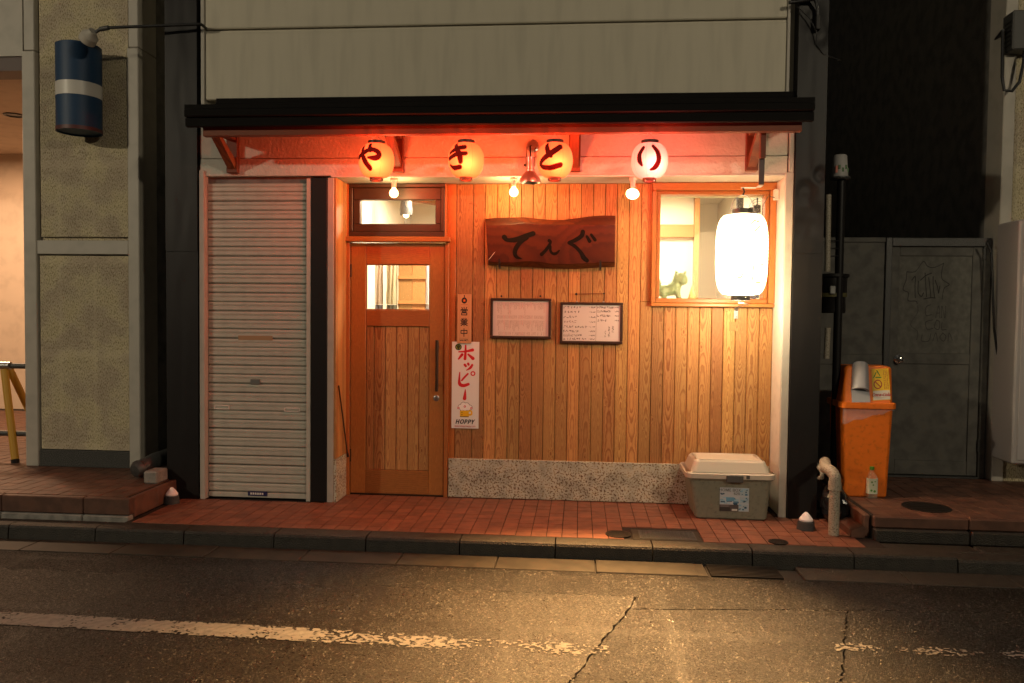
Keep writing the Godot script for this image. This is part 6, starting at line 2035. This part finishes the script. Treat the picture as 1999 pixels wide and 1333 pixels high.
# ---------------------------------------------------------------- things before the alley
func alley_things():
	var h := 0.15
	var fz := -0.035
	var b0 := Q(1648, 968, fz).x
	var b1 := Q(1732, 968, fz).x
	var t0 := Q(1646, 800, fz + 0.02).x
	var t1 := Q(1745, 800, fz + 0.02).x
	var yr0 := Q(1697, 798, fz + 0.03).y
	var yr1 := Q(1697, 786, fz + 0.03).y
	var yt := Q(1692, 714, fz - 0.10).y
	var cz := fz - 0.15
	var c := (b0 + b1) / 2
	var w := (b1 - b0) / 2
	var c2 := (t0 + t1) / 2
	var w2 := (t1 - t0) / 2
	var t := thing("recycling_bin", "orange plastic bottle recycling bin with grey chute and yellow label", "bin", Vector3(c, h, cz))
	part(mb().loft([[h + 0.002, c, cz, w - 0.01, 0.14, 0.02], [h + 0.012, c, cz, w, 0.15, 0.025], [yr0 - 0.002, c2, cz, w2, 0.17, 0.03]], 5), "body", M.orange, t)
	part(mb().loft([[yr0, c2, cz, w2 + 0.014, 0.185, 0.035], [yr0 + 0.004, c2, cz, w2 + 0.017, 0.188, 0.035], [yr1 - 0.004, c2, cz, w2 + 0.017, 0.188, 0.035], [yr1, c2, cz, w2 + 0.012, 0.183, 0.035]], 5), "rim", M.orange, t)
	# hood with a sloping front
	var hz := cz - 0.045
	var tw := (Q(1741, 716, fz - 0.1).x - Q(1649, 716, fz - 0.1).x) / 2
	var tc := (Q(1741, 716, fz - 0.1).x + Q(1649, 716, fz - 0.1).x) / 2
	part(mb().loft([[yr1 + 0.001, c2, cz, w2 - 0.004, 0.168, 0.03], [yt - 0.02, tc, hz, tw + 0.002, 0.105, 0.03], [yt - 0.006, tc, hz, tw - 0.006, 0.097, 0.03], [yt, tc, hz, tw - 0.022, 0.080, 0.025]], 6), "hood", M.orange, t)
	var front := func(px: float, py: float, out: float) -> Vector3:
		# a point on the hood's sloping face
		var zlo := cz + 0.168
		var zhi := hz + 0.105
		var p := Q(px, py, zlo)
		for k in 6:
			var s := clampf((p.y - yr1) / (yt - 0.02 - yr1), 0, 1.1)
			p = Q(px, py, lerpf(zlo, zhi, s) + out)
		return p
	# chute: half pipe leaning on the slope
	var c0: Vector3 = front.call(1679, 763, 0.01)
	var c1: Vector3 = front.call(1679, 712, 0.0)
	var dir := (c1 - c0).normalized()
	part(mb().lathe(c0 - dir * 0.0, [Vector2(0.040, 0.0), Vector2(0.060, 0.0), Vector2(0.056, c0.distance_to(c1) * 0.9), Vector2(0.05, c0.distance_to(c1) + 0.006), Vector2(0, c0.distance_to(c1) + 0.01)], 28, dir), "chute", M.chute, t)
	part(mb().lathe(c0 + dir * 0.002, [Vector2(0, 0.0), Vector2(0.040, 0.0), Vector2(0.040, 0.05)], 24, dir), "chute_mouth", M.black, t)
	var pl := mb()
	var q0: Vector3 = front.call(1662, 761, 0.012)
	var q1: Vector3 = front.call(1697, 761, 0.012)
	var q2: Vector3 = front.call(1699, 785, 0.012)
	var q3: Vector3 = front.call(1664, 785, 0.012)
	var back := Vector3(0, 0, -0.03)
	pl.quad(q0, q1, q2, q3, Vector3(0, 0.4, 1))
	pl.quad(q0, q1, q1 + back, q0 + back, Vector3.UP)
	pl.quad(q3, q2, q2 + back, q3 + back, Vector3.DOWN)
	pl.quad(q0, q3, q3 + back, q0 + back, Vector3.LEFT)
	pl.quad(q1, q2, q2 + back, q1 + back, Vector3.RIGHT)
	part(pl, "chute_plate", M.chute, t)
	# label on the slope
	var im := Image.create(288, 480, false, Image.FORMAT_RGB8)
	im.fill(Color(0.88, 0.70, 0.06))
	var gn := Color(0.16, 0.45, 0.10)
	for k in 3:
		var a := Vector2(80, 20).lerp(Vector2(80, 20), 0.0)
	var trg := [Vector2(90, 30), Vector2(150, 135), Vector2(30, 135)]
	for k in 3:
		line(im, trg[k], trg[k].lerp(trg[(k + 1) % 3], 0.72), 8, gn)
		disc(im, trg[(k + 1) % 3].x * 0.25 + trg[k].x * 0.75, trg[(k + 1) % 3].y * 0.25 + trg[k].y * 0.75, 11, gn)
	var rd := Color(0.62, 0.14, 0.05)
	for k in 60:
		disc(im, 92 + cos(TAU * k / 60) * 62, 240 + sin(TAU * k / 60) * 62, 8, rd)
	line(im, Vector2(50, 198), Vector2(134, 282), 8, rd)
	for k in 14:
		for j in 3:
			scribble(im, 192 + j * 28, 28 + k * 21, 18, rd, 2.0)
	im.fill_rect(Rect2i(8, 335, 272, 138), Color(0.80, 0.77, 0.72))
	for k in 24:
		disc(im, 60 + k * 7, 440, 2, Color(0.5, 0.3, 0.28))
	var l0: Vector3 = front.call(1701, 720, 0.003)
	var l1: Vector3 = front.call(1734, 719, 0.003)
	var l2: Vector3 = front.call(1739, 780, 0.003)
	var l3: Vector3 = front.call(1704, 782, 0.003)
	var lm := mat(Color(1, 1, 1), 0.4)
	lm.albedo_texture = ImageTexture.create_from_image(im)
	var lb := mb()
	lb.sheet(l0, l1, l2, l3, (l3 - l0).cross(l1 - l0).normalized())
	part(lb, "label", lm, t)
	var nn := (l3 - l0).cross(l1 - l0).normalized()
	if nn.z < 0:
		nn = -nn
	var tx := text("Coca-Cola", 0.034, (l2 * 0.5 + l3 * 0.5).lerp(l0 * 0.5 + l1 * 0.5, 0.17) + nn * 0.002, mat(lin(0.5, 0.03, 0.03), 0.5), t, "lettering", "Droid Serif", true, 0.3, 0.80)
	tx.basis = Basis(((l1 - l0).normalized() * 0.80), (l0 - l3).normalized() + (l1 - l0).normalized() * 0.3, nn)
	# clear film of the liner hanging out below the rim
	var fl := mb()
	var ring := []
	for k in 15:
		var u := k / 14.0
		var x := lerpf(t0 - 0.004, t1 + 0.002, u)
		var drop := 0.10 * (1.0 - u) + 0.012 + 0.008 * sin(u * 19.0)
		ring.append([Vector3(x, yr0 - 0.001, fz + 0.026 + 0.002 * sin(u * 31)), Vector3(x, yr0 - drop, fz + 0.020 + 0.003 * sin(u * 23 + 1))])
	for k in 14:
		fl.quad(ring[k][0], ring[k + 1][0], ring[k + 1][1], ring[k][1], Vector3.BACK)
	part(fl, "liner_film", M.film, t)
	# bottle
	var bp := G(1701, 972, h) + Vector3(0, 0, -0.005)
	var bt := thing("plastic_bottle", "clear tea bottle with white label and green cap beside the orange bin", "bottle", Vector3(bp.x, h, bp.z))
	part(mb().loft([[h + 0.001, bp.x, bp.z, 0.030, 0.030, 0.012], [h + 0.006, bp.x, bp.z, 0.034, 0.034, 0.012], [h + 0.15, bp.x, bp.z, 0.034, 0.034, 0.012], [h + 0.165, bp.x, bp.z, 0.027, 0.027, 0.014], [h + 0.19, bp.x, bp.z, 0.013, 0.013, 0.0125], [h + 0.21, bp.x, bp.z, 0.0125, 0.0125, 0.012]], 4), "bottle", M.clear, bt)
	part(mb().loft([[h + 0.035, bp.x, bp.z, 0.0350, 0.0350, 0.013], [h + 0.146, bp.x, bp.z, 0.0350, 0.0350, 0.013]], 4, false, false), "label", mat(lin(0.62, 0.66, 0.50), 0.5), bt)
	for q in [[-0.012, 0.06, 0.008], [0.01, 0.055, 0.009], [0.0, 0.10, 0.006], [0.012, 0.125, 0.005], [-0.01, 0.12, 0.007]]:
		part(mb().lathe(Vector3(bp.x + q[0], h + q[1], bp.z + 0.0352), [Vector2(q[2], 0), Vector2(0, 0.0008)], 10, Vector3.BACK), "print", M.green_cap, bt)
	part(mb().lathe(Vector3(bp.x, h + 0.205, bp.z), [Vector2(0.0155, 0), Vector2(0.016, 0.002), Vector2(0.0155, 0.022), Vector2(0, 0.023)], 16), "cap", M.green_cap, bt)
	# gas riser with a cup on top
	var gz := -0.22
	var gx := Q(1636, 600, gz).x
	var gy := Q(1632, 352, gz).y
	var gp3 := thing("gas_pipe", "dark vertical pipe with flange standing beside the black column", "pipe", Vector3(gx, h, gz))
	part(mb().tube([Vector3(gx, h, gz), Vector3(gx, gy, gz)], 0.030, 16), "pipe", M.dark_sheet, gp3)
	part(mb().lathe(Vector3(gx - 0.01, gy, gz), [Vector2(0, 0), Vector2(0.06, 0.002), Vector2(0.072, 0.012), Vector2(0.072, 0.022), Vector2(0, 0.024)], 20), "flange", M.grey_metal, gp3)
	var cp := Vector3(gx - 0.012, gy + 0.024, gz)
	var cup := thing("paper_cup", "white paper cup with green print upside down on the dark pipe", "cup", cp)
	part(mb().lathe(cp, [Vector2(0, 0), Vector2(0.056, 0.0), Vector2(0.057, 0.006), Vector2(0.048, 0.15), Vector2(0.040, 0.16), Vector2(0, 0.162)], 24), "cup", mat(lin(0.42, 0.40, 0.38), 0.6), cup)
	for k in 5:
		var th := 0.6 + k * 0.45
		part(mb().box(cp + Vector3(0.0545 * cos(th) - 0.006, 0.03 + (k % 2) * 0.02, 0.0545 * sin(th) - 0.002), cp + Vector3(0.0545 * cos(th) + 0.008, 0.06 + (k % 2) * 0.02, 0.0545 * sin(th) + 0.002)), "print", mat(lin(0.07, 0.16, 0.05), 0.6), cup)
	part(mb().box(cp + Vector3(-0.045, 0.025, 0.036), cp + Vector3(-0.018, 0.075, 0.046)), "sticker", mat(lin(0.5, 0.15, 0.1), 0.6), cup)
	# meter and conduits on the shop's flank
	var mq := Q(1625, 572, -0.30)
	var mt := thing("gas_meter", "dark round gas meter with pale dial on the flank of the shop", "meter", mq)
	part(mb().lathe(mq + Vector3(0, -0.15, 0), [Vector2(0, 0), Vector2(0.09, 0), Vector2(0.095, 0.02), Vector2(0.09, 0.11), Vector2(0.10, 0.13), Vector2(0.10, 0.26), Vector2(0.115, 0.27), Vector2(0.115, 0.29), Vector2(0, 0.30)], 24), "case", M.dark_sheet, mt)
	part(mb().lathe(mq + Vector3(0, -0.03, 0), [Vector2(0.10, 0), Vector2(0.102, 0.0), Vector2(0.102, 0.03), Vector2(0.10, 0.03)], 24), "band", mat(lin(0.10, 0.09, 0.03), 0.6), mt)
	part(mb().box(mq + Vector3(-0.05, -0.01, 0.095), mq + Vector3(-0.01, 0.05, 0.108), 0.006), "dial", mat(lin(0.35, 0.35, 0.33), 0.4), mt)
	var cd := thing("conduit", "pale plastic conduit running down the flank of the shop behind the column", "pipe", Q(1616, 530, -0.06))
	part(mb().tube([Q(1617, 380, -0.06), Q(1615, 530, -0.06)], 0.020, 10), "conduit", M.pvc, cd)
	part(mb().tube([Q(1616, 640, -0.06), Q(1613, 700, -0.06)], 0.020, 10), "conduit", M.pvc, cd)
	for y in [470.0, 485.0, 500.0]:
		part(mb().tube([Q(1616, y, -0.05), Q(1636, y, -0.20)], 0.005, 6), "wire", M.black_plastic, cd)
	# cable bundle high on the dark column
	var cz2 := 0.09
	var cb := thing("cable_bundle", "black cables and clamp high on the dented black column", "cable", Q(1600, 60, cz2))
	part(mb().tube([Q(1540, 5, cz2), Q(1565, 2, cz2), Q(1590, -2, cz2 + 0.02), Q(1597, 15, cz2), Q(1597, 55, cz2)], 0.014, 8), "cable", M.black_plastic, cb)
	part(mb().box(Q(1589, 62, cz2 - 0.03), Q(1603, 28, cz2 + 0.02), 0.004), "clamp", M.dark_sheet, cb)
	part(mb().tube([Q(1555, 12, cz2 - 0.01), Q(1580, 35, cz2), Q(1594, 62, cz2), Q(1594, 85, cz2 - 0.02), Q(1606, 105, cz2 - 0.03), Q(1640, 118, cz2 - 0.06)], 0.004, 6), "cable", M.black_plastic, cb)
